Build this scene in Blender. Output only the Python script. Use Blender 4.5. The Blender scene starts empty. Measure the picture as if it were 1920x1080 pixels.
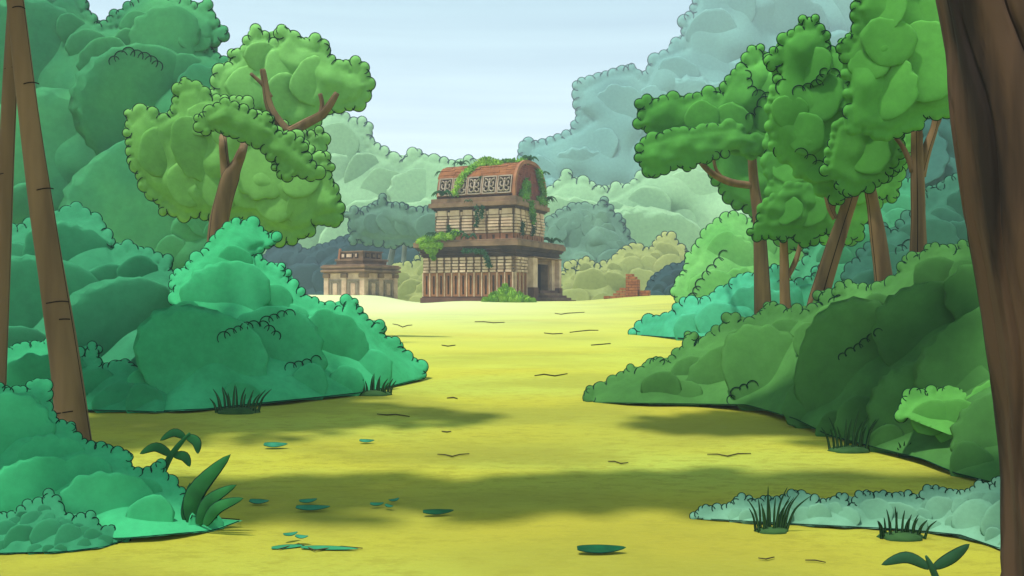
import bpy, bmesh, math, random
import numpy as np
from mathutils import Vector, Matrix
from mathutils.bvhtree import BVHTree

random.seed(7)
RNG = np.random.default_rng(11)
SC = bpy.context.scene
COL = SC.collection
F = 1707.0            # focal length in photograph pixels
EYE = 1.75            # eye height
HOR = 560.0           # horizon row of the photograph
PI = math.pi

# ------------------------------------------------------------------ helpers
def lin(r, g, b, k=1.0):
    def c(v):
        v /= 255.0
        return v / 12.92 if v <= 0.04045 else ((v + 0.055) / 1.055) ** 2.4
    return (c(r) * k, c(g) * k, c(b) * k, 1.0)

def sstep(a, b, x):
    t = min(1.0, max(0.0, (x - a) / (b - a)))
    return t * t * (3 - 2 * t)

def ground_z(x, y):
    z = 0.0296 * min(y, 54.0)
    if y > 54:
        z -= 0.00 * (y - 54)
    z -= 0.9 * sstep(60, 80, y)
    b = 0.36 * sstep(-6.5, -9.5, x) + 0.34 * sstep(3.5, 9.0, x) - 0.12 * math.exp(-((x + 5.4) / 1.6) ** 2)
    z += b * sstep(28, 53, y)
    z += 0.03 * math.sin(x * 0.7 + 1.0) * math.sin(y * 0.45) * sstep(4, 10, y)
    return z

def W(px, py, d):
    return Vector(((px - 960.0) / F * d, d, EYE + (HOR - py) / F * d))

def on_ground(px, py):
    """the point of the ground seen at that pixel"""
    dx = (px - 960.0) / F
    dz = (HOR - py) / F
    d = 3.0
    while d < 75:
        if EYE + dz * d <= ground_z(dx * d, d):
            break
        d += 0.02
    return Vector((dx * d, d, ground_z(dx * d, d)))

class MB:
    """collects geometry (vertices, faces, material slots) for ONE mesh object"""
    def __init__(self):
        self.v = []; self.f = []; self.m = []; self.s = []; self.n = 0
    def add(self, verts, faces, mi=0, smooth=True):
        verts = [tuple(p) for p in verts]
        k = self.n
        self.v.extend(verts); self.n += len(verts)
        ml = mi if isinstance(mi, (list, tuple)) else [mi] * len(faces)
        for f, q in zip(faces, ml):
            self.f.append(tuple(i + k for i in f)); self.m.append(q); self.s.append(smooth)
    def box(self, x0, x1, y0, y1, z0, z1, mi=0, tx=0.0, ty=0.0):
        # tx, ty: inset of the top face
        v = [(x0, y0, z0), (x1, y0, z0), (x1, y1, z0), (x0, y1, z0),
             (x0 + tx, y0 + ty, z1), (x1 - tx, y0 + ty, z1), (x1 - tx, y1 - ty, z1), (x0 + tx, y1 - ty, z1)]
        f = [(3, 2, 1, 0), (4, 5, 6, 7), (0, 1, 5, 4), (1, 2, 6, 5), (2, 3, 7, 6), (3, 0, 4, 7)]
        self.add(v, f, mi, False)
    def build(self, name, mats, parent=None, bevel=0.0):
        me = bpy.data.meshes.new(name)
        me.from_pydata(self.v, [], self.f)
        for m in (mats if isinstance(mats, (list, tuple)) else [mats]):
            me.materials.append(m)
        me.polygons.foreach_set('material_index', self.m)
        me.polygons.foreach_set('use_smooth', self.s)
        me.update()
        o = bpy.data.objects.new(name, me)
        COL.objects.link(o)
        if parent is not None:
            o.parent = parent
        if bevel:
            b = o.modifiers.new('edge', 'BEVEL'); b.width = bevel; b.segments = 2; b.limit_method = 'ANGLE'
        return o

def tag(o, label=None, cat=None, group=None, kind=None):
    if label: o['label'] = label
    if cat: o['category'] = cat
    if group: o['group'] = group
    if kind: o['kind'] = kind
    return o

def empty(name, loc, label, cat, group=None, rz=0.0):
    o = bpy.data.objects.new(name, None)
    COL.objects.link(o)
    o.location = loc; o.rotation_euler = (0, 0, rz)
    bpy.context.view_layer.update()
    return tag(o, label, cat, group)

def part_world(mb, name, mats, parent):
    """a part whose vertices are in world coordinates, under a thing that stands elsewhere (unrotated)"""
    L = parent.location
    mb.v = [(p[0] - L[0], p[1] - L[1], p[2] - L[2]) for p in mb.v]
    return mb.build(name, mats, parent)

# ------------------------------------------------------------------ materials
def mat(name, c1, c2=None, scale=3.0, rough=0.85, stretch=(1, 1, 1), bump=0.0, detail=4.0, lo=0.35, hi=0.65, spec=0.2):
    m = bpy.data.materials.new(name); m.use_nodes = True
    nt = m.node_tree; b = nt.nodes['Principled BSDF']
    b.inputs['Roughness'].default_value = rough
    b.inputs['Specular IOR Level'].default_value = spec
    if c2 is None:
        b.inputs['Base Color'].default_value = c1
        return m
    g = nt.nodes.new('ShaderNodeNewGeometry')
    mp = nt.nodes.new('ShaderNodeMapping'); mp.inputs['Scale'].default_value = stretch
    nz = nt.nodes.new('ShaderNodeTexNoise'); nz.inputs['Scale'].default_value = scale; nz.inputs['Detail'].default_value = detail
    rp = nt.nodes.new('ShaderNodeMapRange'); rp.inputs['From Min'].default_value = lo; rp.inputs['From Max'].default_value = hi
    mx = nt.nodes.new('ShaderNodeMix'); mx.data_type = 'RGBA'
    mx.inputs['A'].default_value = c1; mx.inputs['B'].default_value = c2
    L = nt.links.new
    L(g.outputs['Position'], mp.inputs['Vector']); L(mp.outputs['Vector'], nz.inputs['Vector'])
    L(nz.outputs['Fac'], rp.inputs['Value']); L(rp.outputs['Result'], mx.inputs['Factor'])
    L(mx.outputs['Result'], b.inputs['Base Color'])
    if bump:
        bp = nt.nodes.new('ShaderNodeBump'); bp.inputs['Strength'].default_value = bump; bp.inputs['Distance'].default_value = 0.02
        L(nz.outputs['Fac'], bp.inputs['Height']); L(bp.outputs['Normal'], b.inputs['Normal'])
    return m

LEAFK = 0.62
def leaf_mat(name, a, b, scale=0.8):
    a = (a[0], a[1], a[2] * .90); b = (b[0], b[1], b[2] * .90)
    m = mat(name, lin(*a, LEAFK), lin(*b, LEAFK), scale=scale, rough=0.95, spec=0.05, lo=0.38, hi=0.62)
    nt = m.node_tree; L = nt.links.new
    g = nt.nodes.new('ShaderNodeNewGeometry')
    nz = nt.nodes.new('ShaderNodeTexNoise'); nz.inputs['Scale'].default_value = 8.0 * scale ** .5; nz.inputs['Detail'].default_value = 6; nz.inputs['Roughness'].default_value = .7
    rp = nt.nodes.new('ShaderNodeMapRange'); rp.inputs['From Min'].default_value = .3; rp.inputs['From Max'].default_value = .7
    rp.inputs['To Min'].default_value = .86; rp.inputs['To Max'].default_value = 1.12
    hs = nt.nodes.new('ShaderNodeHueSaturation')
    b = nt.nodes['Principled BSDF']; src = b.inputs['Base Color'].links[0].from_socket
    L(g.outputs['Position'], nz.inputs['Vector']); L(nz.outputs['Fac'], rp.inputs['Value']); L(rp.outputs['Result'], hs.inputs['Value'])
    L(src, hs.inputs['Color']); L(hs.outputs['Color'], b.inputs['Base Color'])
    return m

INK = mat('leaf_margin', lin(14, 44, 32), None, rough=0.95, spec=0.0)
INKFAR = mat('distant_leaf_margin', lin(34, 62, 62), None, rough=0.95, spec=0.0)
BARKDARK = mat('bark_fissure', lin(34, 24, 18), None, rough=0.95, spec=0.0)
BARK = mat('brown_bark', lin(152, 122, 80, .62), lin(112, 88, 58, .62), scale=2.0, stretch=(3, 3, .35), bump=.3)
BARKBIG = mat('dark_bark', lin(130, 97, 73, .38), lin(62, 46, 36, .36), scale=1.6, stretch=(2.6, 2.6, .18), bump=.5, lo=.42, hi=.58)
BARKPALE = mat('ringed_trunk_bark', lin(160, 126, 86, .62), lin(124, 96, 64, .62), scale=1.5, stretch=(3, 3, .3), bump=.25)
BARKGREY = mat('grey_bark', lin(150, 160, 145, .6), lin(120, 132, 122, .6), scale=1.0)

# ------------------------------------------------------------------ foliage
def ico(sub):
    bm = bmesh.new(); bmesh.ops.create_icosphere(bm, subdivisions=sub, radius=1.0)
    v = np.array([p.co[:] for p in bm.verts]); f = [tuple(q.index for q in p.verts) for p in bm.faces]
    bm.free()
    return v, f
ICO = {2: ico(2), 3: ico(3), 4: ico(4)}

def puff(mb, c, r, mi=0, sub=None, flat=0.9, lump=0.07, deep=1.0):
    v, f = ICO[sub or 3]
    k = RNG.uniform(1.5, 3.2, (3, 3)); ph = RNG.uniform(0, 6.28, 3)
    s = 1 + lump * (np.sin(v @ k[0] + ph[0]) + np.sin(v @ k[1] * 1.7 + ph[1]) + 0.6 * np.sin(v @ k[2] * 2.6 + ph[2]))
    p = v * s[:, None] * r
    p[:, 2] *= flat; p[:, 1] *= deep
    mb.add(p + np.array(c), f, mi)

def spray(mb, c, n, r, thick=.32, lobes=9, sub=3, mi=0):
    """a broad spray of leaves: a thick cushion facing n with a scalloped outline"""
    n = Vector(n).normalized()
    a = n.cross(Vector((0, 0, 1))).normalized(); b = a.cross(n)
    v, f = ICO[sub]
    ph = np.arctan2(v[:, 1], v[:, 0]); eq = np.hypot(v[:, 0], v[:, 1])
    p0 = RNG.uniform(0, 6.28); p1 = RNG.uniform(0, 6.28, 3)
    sc = (np.abs(np.sin(ph * lobes / 2 + p0 + .9 * np.sin(ph * 2 + p1[0]) + .5 * np.sin(ph * 3 + p1[1]))) - .6) * (.7 + .45 * np.sin(ph * 2 + p1[2]))
    big = .07 * np.sin(2 * ph + p1[1]) + .05 * np.sin(3 * ph + p1[2])
    R_ = 1 + (sc * .13 + big) * eq ** 3
    lump = 1 + .10 * np.sin(v[:, 0] * 3.1 + p1[0]) * np.sin(v[:, 1] * 2.7 + p1[1])
    P = (v[:, 0] * R_ * r)[:, None] * np.array(a) + (v[:, 1] * R_ * r)[:, None] * np.array(b) + (v[:, 2] * lump * thick * r)[:, None] * np.array(n)
    mb.add(P + np.array(c), f, mi)

def lens(mb, c, n, out, r, thick=0.45, ratio=1.0, arc=115, mi=0, ink=1, seg=12, rim=0.84):
    """one leaf clump: a domed disc with a dark margin on its outer side"""
    n = Vector(n).normalized(); out = Vector(out)
    out = (out - n * out.dot(n)).normalized(); side = n.cross(out)
    c = Vector(c)
    rings = [(0.55, 0.86), (rim, 0.52), (1.0, 0.0), (rim, -0.5)]
    vs = [c + n * (thick * r)]
    wob = [1 + random.uniform(-.05, .05) for _ in range(seg)]
    for rr, h in rings:
        for i in range(seg):
            a = 2 * PI * i / seg
            q = rr * r * wob[i]
            vs.append(c + out * (math.cos(a) * q * ratio) + side * (math.sin(a) * q) + n * (h * thick * r))
    vs.append(c - n * (thick * r * .8))
    fs = []; ms = []
    for i in range(seg):
        j = (i + 1) % seg
        mid = (i + .5) * 360 / seg
        if mid > 180: mid -= 360
        dk = ink if abs(mid) < arc else mi
        fs.append((0, 1 + i, 1 + j)); ms.append(mi)
        for k in range(3):
            a0 = 1 + k * seg; b0 = 1 + (k + 1) * seg
            fs.append((a0 + i, b0 + i, b0 + j, a0 + j)); ms.append(dk if k >= 1 else mi)
        fs.append((1 + 3 * seg + i, len(vs) - 1, 1 + 3 * seg + j)); ms.append(mi)
    mb.add(vs, fs, ms)

def seg_dist(P, line):
    """distance of points P (n,2) to an open polyline"""
    d = np.full(len(P), 1e9)
    L = np.array(line, float)
    for a, b in zip(L[:-1], L[1:]):
        ab = b - a
        t = np.clip(((P - a) @ ab) / max(1e-9, ab @ ab), 0, 1)
        d = np.minimum(d, np.hypot(*(P - (a + t[:, None] * ab)).T))
    return d

def snap(P, line):
    """nearest points of a polyline"""
    d = np.full(len(P), 1e9); Q = P.copy()
    L = np.array(line, float)
    for a, b in zip(L[:-1], L[1:]):
        ab = b - a
        t = np.clip(((P - a) @ ab) / max(1e-9, ab @ ab), 0, 1)
        q = a + t[:, None] * ab
        e = np.hypot(*(P - q).T); k = e < d
        d[k] = e[k]; Q[k] = q[k]
    return Q

def inside(P, poly):
    x, y = P[:, 0], P[:, 1]
    c = np.zeros(len(P), bool)
    n = len(poly)
    for i in range(n):
        x0, y0 = poly[i]; x1, y1 = poly[(i + 1) % n]
        if y0 == y1: continue
        k = ((y0 > y) != (y1 > y)) & (x < (x1 - x0) * (y - y0) / (y1 - y0) + x0)
        c ^= k
    return c

def walk(line, step):
    """points along a polyline with their direction"""
    out = []
    rest = 0.0
    for (x0, y0), (x1, y1) in zip(line[:-1], line[1:]):
        L = math.hypot(x1 - x0, y1 - y0)
        if L == 0: continue
        t = rest
        while t < L:
            out.append((x0 + (x1 - x0) * t / L, y0 + (y1 - y0) * t / L, (x1 - x0) / L, (y1 - y0) / L))
            t += step * random.uniform(.8, 1.2)
        rest = t - L
    return out

def thread(mb, P, r, mi=1):
    """a thin dark margin along 3D points"""
    K = 4; n = len(P)
    if n < 2: return
    vs = []
    for i, p in enumerate(P):
        t = (P[min(i + 1, n - 1)] - P[max(i - 1, 0)]).normalized()
        a = t.cross(Vector((0, 1, 0)))
        a = a.normalized() if a.length > 1e-4 else Vector((1, 0, 0))
        b = a.cross(t)
        rr = r * (.55 + .45 * math.sin(PI * (i + .5) / n) ** .5)
        for k in range(K):
            w = 2 * PI * k / K + .6
            vs.append(p + a * (math.cos(w) * rr) + b * (math.sin(w) * rr))
    fs = [(i * K + k, i * K + (k + 1) % K, (i + 1) * K + (k + 1) % K, (i + 1) * K + k) for i in range(n - 1) for k in range(K)]
    mb.add(vs, fs, mi)

def foliage(mb, top, bottom, depth, lean=1.0, bulge=0.0, rmax=80, rmin=30, lobe=12, strings=(), tilt=.4, puffy=.34, relief=.085, closed=False, bumps=True, back=True, quiet=None, flat=None):
    """a leafy mass: one thick cushion with a scalloped outline of leaf clumps, broad sprays standing out of it and a thin dark
    margin along the clumps. top: outline with the clumps (clockwise from the left), bottom: the rest. depth: number, (left, right) or 'ground'."""
    if closed: top = list(top) + list(bottom) + [top[0]]; bottom = []
    poly = list(top) + list(bottom)
    A = np.array(poly, float)
    x0, y0 = A.min(0); x1, y1 = A.max(0)
    bl = sorted(bottom) if bottom else [(x0, y1), (x1, y1)]
    bl = sorted(bl + [t for t in (tuple(top[0]), tuple(top[-1])) if (t[0] < bl[0][0] - 1 or t[0] > bl[-1][0] + 1) and not closed])
    bx = [p[0] for p in bl]; by = [p[1] for p in bl]
    gd = None
    if depth == 'ground':
        gx_ = np.linspace(x0, x1, 24)
        gd = np.array([on_ground(x, np.interp(x, bx, by)).y for x in gx_])
        gd = np.convolve(np.pad(gd, 2, mode='edge'), np.ones(5) / 5, 'valid')
    def deps(X, Y):
        if gd is not None:
            return np.interp(X, gx_, gd) * (1 + lean * np.maximum(-40, np.interp(X, bx, by) - Y) / F)
        d = depth if not isinstance(depth, (tuple, list)) else depth[0] + (depth[1] - depth[0]) * np.clip((X - x0) / (x1 - x0), 0, 1)
        return d * (1 + lean * np.maximum(-.2, y1 - Y) / F)
    def dep(x, y): return float(deps(np.float64(x), np.float64(y)))
    # leaf clumps along the outline
    qpoly = None if quiet is None else (quiet, list(quiet) + [quiet[0]])
    C = []
    nb = 0
    for (x, y, tx, ty) in walk(list(top), lobe * 1.35):
        ox, oy = ty, -tx
        hush = False
        if qpoly:
            p = np.array([[x, y]])
            hush = bool(inside(p, qpoly[0])[0]) and seg_dist(p, qpoly[1])[0] > 20
        r = lobe * random.uniform(.62, 1.2)
        q = random.uniform(.0, .45) * r
        C.append((x + ox * q, y + oy * q, r, hush))
        nb -= 1
        if bumps and not hush and nb <= 0 and random.random() < .26:
            nb = 3
            k = random.choice((1, 2, 3, 3)); h = lobe * random.uniform(1.0, 1.9)
            C.append((x + ox * h * .45, y + oy * h * .45, lobe * 1.05, hush))
            for m in range(k):
                a = (m - (k - 1) / 2) * .8 + random.uniform(-.2, .2)
                vx = ox * math.cos(a) - oy * math.sin(a); vy = ox * math.sin(a) + oy * math.cos(a)
                C.append((x + vx * h + tx * random.uniform(-2, 2), y + vy * h, lobe * random.uniform(.55, .95), hush))
    C = [c for c in C if not (c[3] and random.random() < .2)]
    CA = np.array([c[:3] for c in C]) if C else np.zeros((0, 3))
    step = max(3.6, lobe * .34)
    x0 -= lobe * 4; y0 -= lobe * 4
    nx = int((x1 + lobe * 4 - x0) / step) + 2; ny = int((y1 + lobe * 4 - y0) / step) + 2
    GX, GY = np.meshgrid(x0 + np.arange(nx) * step, y0 + np.arange(ny) * step)
    G = np.stack([GX.ravel(), GY.ravel()], 1)
    def circ(P):
        """depth inside the clumps (positive within), and the nearest clump"""
        best = np.full(len(P), -1e9); bi = np.zeros(len(P), int)
        for i, (cx, cy, r) in enumerate(CA):
            k = np.nonzero((np.abs(P[:, 0] - cx) < r + step * 3) & (np.abs(P[:, 1] - cy) < r + step * 3))[0]
            if len(k) == 0: continue
            e = r - np.hypot(P[k, 0] - cx, P[k, 1] - cy)
            m = e > best[k]
            best[k[m]] = e[m]; bi[k[m]] = i
        return best, bi
    inp = inside(G, poly)
    cd, ci = circ(G)
    ins = inp | (cd > 0)
    I2 = ins.reshape(ny, nx)
    nbh = np.zeros_like(I2)
    for da in (-1, 0, 1):
        for db_ in (-1, 0, 1):
            nbh |= np.roll(np.roll(I2, da, 0), db_, 1)
    rim_ = np.nonzero((nbh & ~I2).ravel())[0]
    sp = snap(G[rim_], poly + [poly[0]])
    dp = np.hypot(*(G[rim_] - sp).T)
    use_c = -cd[rim_] < dp
    cc = CA[ci[rim_]] if len(CA) else np.zeros((len(rim_), 3))
    v = G[rim_] - cc[:, :2]; L_ = np.maximum(1e-6, np.hypot(v[:, 0], v[:, 1]))
    pc = cc[:, :2] + v / L_[:, None] * cc[:, 2:3]
    edgepts = np.where(use_c[:, None], pc, sp)
    isrim = np.zeros(len(G), bool); isrim[rim_] = True
    gt0 = np.where(inp, seg_dist(G, list(top)), 0)
    G[rim_] = edgepts
    use = ins | isrim
    D = rmax * .9
    soft = lobe * .6
    gt = np.maximum(gt0 + np.where(inp, soft * np.clip(gt0 / soft, 0, 1), 0), np.clip(cd, 0, lobe * .45))
    gt[isrim] = 0
    if not closed and bottom: gt = np.where(isrim & ~np.isin(np.arange(len(G)), rim_[use_c]) , np.minimum(seg_dist(G, list(top)), rmax), gt)
    u = np.clip(gt / D, 0, 1)
    ph = RNG.uniform(0, 6.28, 6); w = 2.2 / rmax
    lump = np.sin(G[:, 0] * w + ph[0]) * np.sin(G[:, 1] * w * 1.2 + ph[1]) + .6 * np.sin(G[:, 0] * w * 2.1 + G[:, 1] * w + ph[2]) + .5 * np.sin(G[:, 1] * w * 2.6 - G[:, 0] * w * .8 + ph[3])
    T = np.sqrt(np.clip(1 - (1 - u) ** 2, 0, 1)) * rmax * puffy + lump * rmax * .09 * u
    def front(x, y):
        k = min(ny - 1, max(0, int(round((y - y0) / step)))) * nx + min(nx - 1, max(0, int(round((x - x0) / step))))
        return float(T[k])
    kk = np.nonzero(use)[0]
    idx = -np.ones(nx * ny, int); idx[kk] = np.arange(len(kk))
    GK = G[kk]; d0 = deps(GK[:, 0], GK[:, 1])
    def Ws(P, d): return np.stack([(P[:, 0] - 960) / F * d, d, EYE + (HOR - P[:, 1]) / F * d], 1)
    I = idx.reshape(ny, nx)
    Q = np.stack([I[1:, :-1], I[1:, 1:], I[:-1, 1:], I[:-1, :-1]], -1).reshape(-1, 4)
    Q = [tuple(t) for t in Q[(Q >= 0).all(1)].tolist()]
    mb.add(Ws(GK, d0 * (1 - T[kk] / F)).tolist(), Q)
    if back:
        mb.add(Ws(GK, d0 * (1 + (T[kk] + .4) / F)).tolist(), [f[::-1] for f in Q])
    # broad sprays of leaves standing out of the body
    P = G[inp & ~isrim]
    dt = seg_dist(P, list(top)); db = dt + 50 if closed else seg_dist(P, [top[-1]] + list(bottom) + [top[0]])
    R = np.minimum(np.minimum(dt * .92, db * 1.1 + rmin * .6), rmax) * RNG.uniform(.6, 1.0, len(dt))
    cs = []
    for i in np.argsort(-R + RNG.uniform(0, rmax * .8, len(R))):
        r = R[i]
        if r < rmin: continue
        if all(math.hypot(P[i, 0] - c[0], P[i, 1] - c[1]) > .62 * (r + c[2]) for c in cs):
            cs.append((P[i, 0], P[i, 1], r))
    for (x, y, r) in cs:
        hgt = min(1, max(0, (y1 - y) / max(1, y1 - y0)))
        d = dep(x, y); d -= (front(x, y) - r * .03) / F * d
        e = r / F * d
        q = W(x, y, d)
        vd = (Vector((0, 0, EYE)) - q).normalized()
        spray(mb, q, vd + Vector((random.uniform(-.25, .25), 0, tilt * (.1 + .9 * hgt) + random.uniform(-.15, .2))), e * 1.05, relief, max(5, int(2 * PI * r / (lobe * 2.6))), 4 if r > 48 else 3)
    # thin dark margins
    bvh = BVHTree.FromPolygons(mb.v, mb.f)
    o = Vector((0, 0, EYE))
    def lay(pts, must=False):
        """points of the picture plane laid onto the mass (or its edge)"""
        out = []
        for (x, y) in pts:
            d = dep(x, y)
            dv = W(x, y, d) - o
            hit = bvh.ray_cast(o, dv.normalized())[0]
            if hit is None and must: continue
            p = hit if hit is not None and hit.y < d * 1.03 else o + dv
            out.append(o + (p - o) * (1 - .8 / F))
        return out
    for i, (cx, cy, r, hush) in enumerate(C):
        if hush and random.random() < .75: continue
        n = max(14, int(r * 1.6))
        a = np.arange(n) * 2 * PI / n
        pp = np.stack([cx + np.cos(a) * r, cy + np.sin(a) * r], 1)
        vis = ~inside(pp, poly)
        for k, (qx, qy, qr) in enumerate(CA):
            if k != i and abs(qx - cx) < r + qr and abs(qy - cy) < r + qr:
                vis &= np.hypot(pp[:, 0] - qx, pp[:, 1] - qy) > qr
        if vis.all() or not vis.any(): continue
        st = [k for k in range(n) if vis[k] and not vis[k - 1]]
        for k0 in st:
            run = [k0]
            while vis[(run[-1] + 1) % n]: run.append((run[-1] + 1) % n)
            h0, h1 = random.choice((0, 1, 1, 2, 3)), random.choice((0, 1, 1, 2, 3))
            run = [(run[0] - h) % n for h in range(h0, 0, -1)] + run + [(run[-1] + h) % n for h in range(1, h1 + 1)]
            pts = lay([pp[k] for k in run])
            if len(pts) > 1: thread(mb, pts, 1.15 / F * pts[0].y)
    if bottom and depth == 'ground':
        pts = lay([(x, y - 1.5) for x, y, _, _ in walk([top[-1]] + list(bottom), 14)])
        thread(mb, pts, 1.1 / F * pts[0].y)
    for st in strings:
        for (x, y, tx, ty) in walk(st, lobe * 1.35):
            r = lobe * random.uniform(.65, 1.05)
            a0 = math.atan2(-tx, ty)
            pts = lay([(x + math.cos(a0 + t) * r, y + math.sin(a0 + t) * r) for t in np.linspace(-1.75, 1.75, 10)], True)
            thread(mb, pts, 1.05 / F * (pts[0].y if pts else 1))
    return None

def limb(mb, pts, depth, seg=12, wob=.05, ext=0.0, fiss=3, ink=1):
    """a tapered limb through (px, py, half width px) points, with bark fissures down its sides"""
    rows = []
    P = []
    for i, p in enumerate(pts):
        d = p[3] if len(p) > 3 else depth
        P.append((W(p[0], p[1], d), p[2] / F * d))
    # refine
    Q = []
    for i in range(len(P) - 1):
        a0 = P[max(0, i - 1)]; a1 = P[i]; a2 = P[i + 1]; a3 = P[min(len(P) - 1, i + 2)]
        for k in range(4):
            t = k / 4
            c = (a1[0] * 2 + (a2[0] - a0[0]) * t + (a0[0] * 2 - a1[0] * 5 + a2[0] * 4 - a3[0]) * t * t + (a1[0] * 3 - a0[0] - a2[0] * 3 + a3[0]) * t ** 3) * .5
            Q.append((c, a1[1] + (a2[1] - a1[1]) * t))
    Q.append(P[-1])
    ang = []; dark = []
    main = [0, PI] + [random.uniform(0.3, 2.8) for _ in range(fiss - 2)] + ([-random.uniform(.5, 2.6)] if fiss > 2 else [])
    for i in range(seg):
        ang.append(2 * PI * i / seg + .13)
    for m in main:
        ang += [m - .055, m + .055]
    ang = sorted(a % (2 * PI) for a in ang)
    n = len(ang)
    for i in range(n):
        a, b = ang[i], ang[(i + 1) % n] + (2 * PI if i == n - 1 else 0)
        mid = (a + b) / 2
        dark.append(any(abs(((mid - m) + PI) % (2 * PI) - PI) < .05 for m in main))
    vs = []
    ph = [random.uniform(0, 6.28) for _ in range(4)]
    for k, (c, r) in enumerate(Q):
        t = (Q[min(k + 1, len(Q) - 1)][0] - Q[max(k - 1, 0)][0]).normalized()
        s = t.cross(Vector((0, 1, 0))).normalized() if abs(t.y) < .95 else Vector((1, 0, 0))
        s = -s if s.x < 0 else s
        f = s.cross(t).normalized()
        for a in ang:
            rr = r * (1 + wob * math.sin(3 * a + ph[0] + k * .35) + wob * .7 * math.sin(5 * a + ph[1] - k * .5) + wob * .5 * math.sin(k * 1.1 + ph[2]))
            vs.append(c + s * (math.cos(a) * rr) + f * (math.sin(a) * rr))
    fs = []; ms = []
    for k in range(len(Q) - 1):
        for i in range(n):
            j = (i + 1) % n
            fs.append((k * n + i, k * n + j, (k + 1) * n + j, (k + 1) * n + i))
            ms.append(ink if dark[i] else 0)
    fs.append(tuple(range(n - 1, -1, -1))); ms.append(0)
    fs.append(tuple(range((len(Q) - 1) * n, len(Q) * n))); ms.append(0)
    mb.add(vs, fs, ms)
    return Q

def bush(name, label, cat, m, ink, group=None, **kw):
    mb = MB(); foliage(mb, **kw)
    return tag(mb.build(name, [m, ink]), label, cat, group)

def far_bush(*a, **kw):
    kw.update(relief=.07, puffy=.3)
    return bush(*a, **kw)

def wood(name, label, cat, m, ink, **kw):
    kw.update(relief=.035, puffy=.2, rmin=34)
    return tag(bush(name, label, None, m, ink, **kw), kind='stuff')

def tree(name, label, cat, m, ink, limbs, bark, base, group=None, crowns=(), **kw):
    """thing > crown, trunk (> branch)"""
    root = empty(name, base, label, cat, group)
    mb = MB()
    if kw: foliage(mb, closed=True, **kw)
    for c in crowns: foliage(mb, closed=True, **c)
    part_world(mb, 'crown', [m, ink], root)
    tr = None
    for i, (pts, d) in enumerate(limbs):
        t = MB(); limb(t, pts, d)
        o = part_world(t, 'trunk' if i == 0 else 'branch', [bark, BARKDARK], root)
        if i == 0: tr = o
        else: o.parent = tr
    return root

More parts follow.
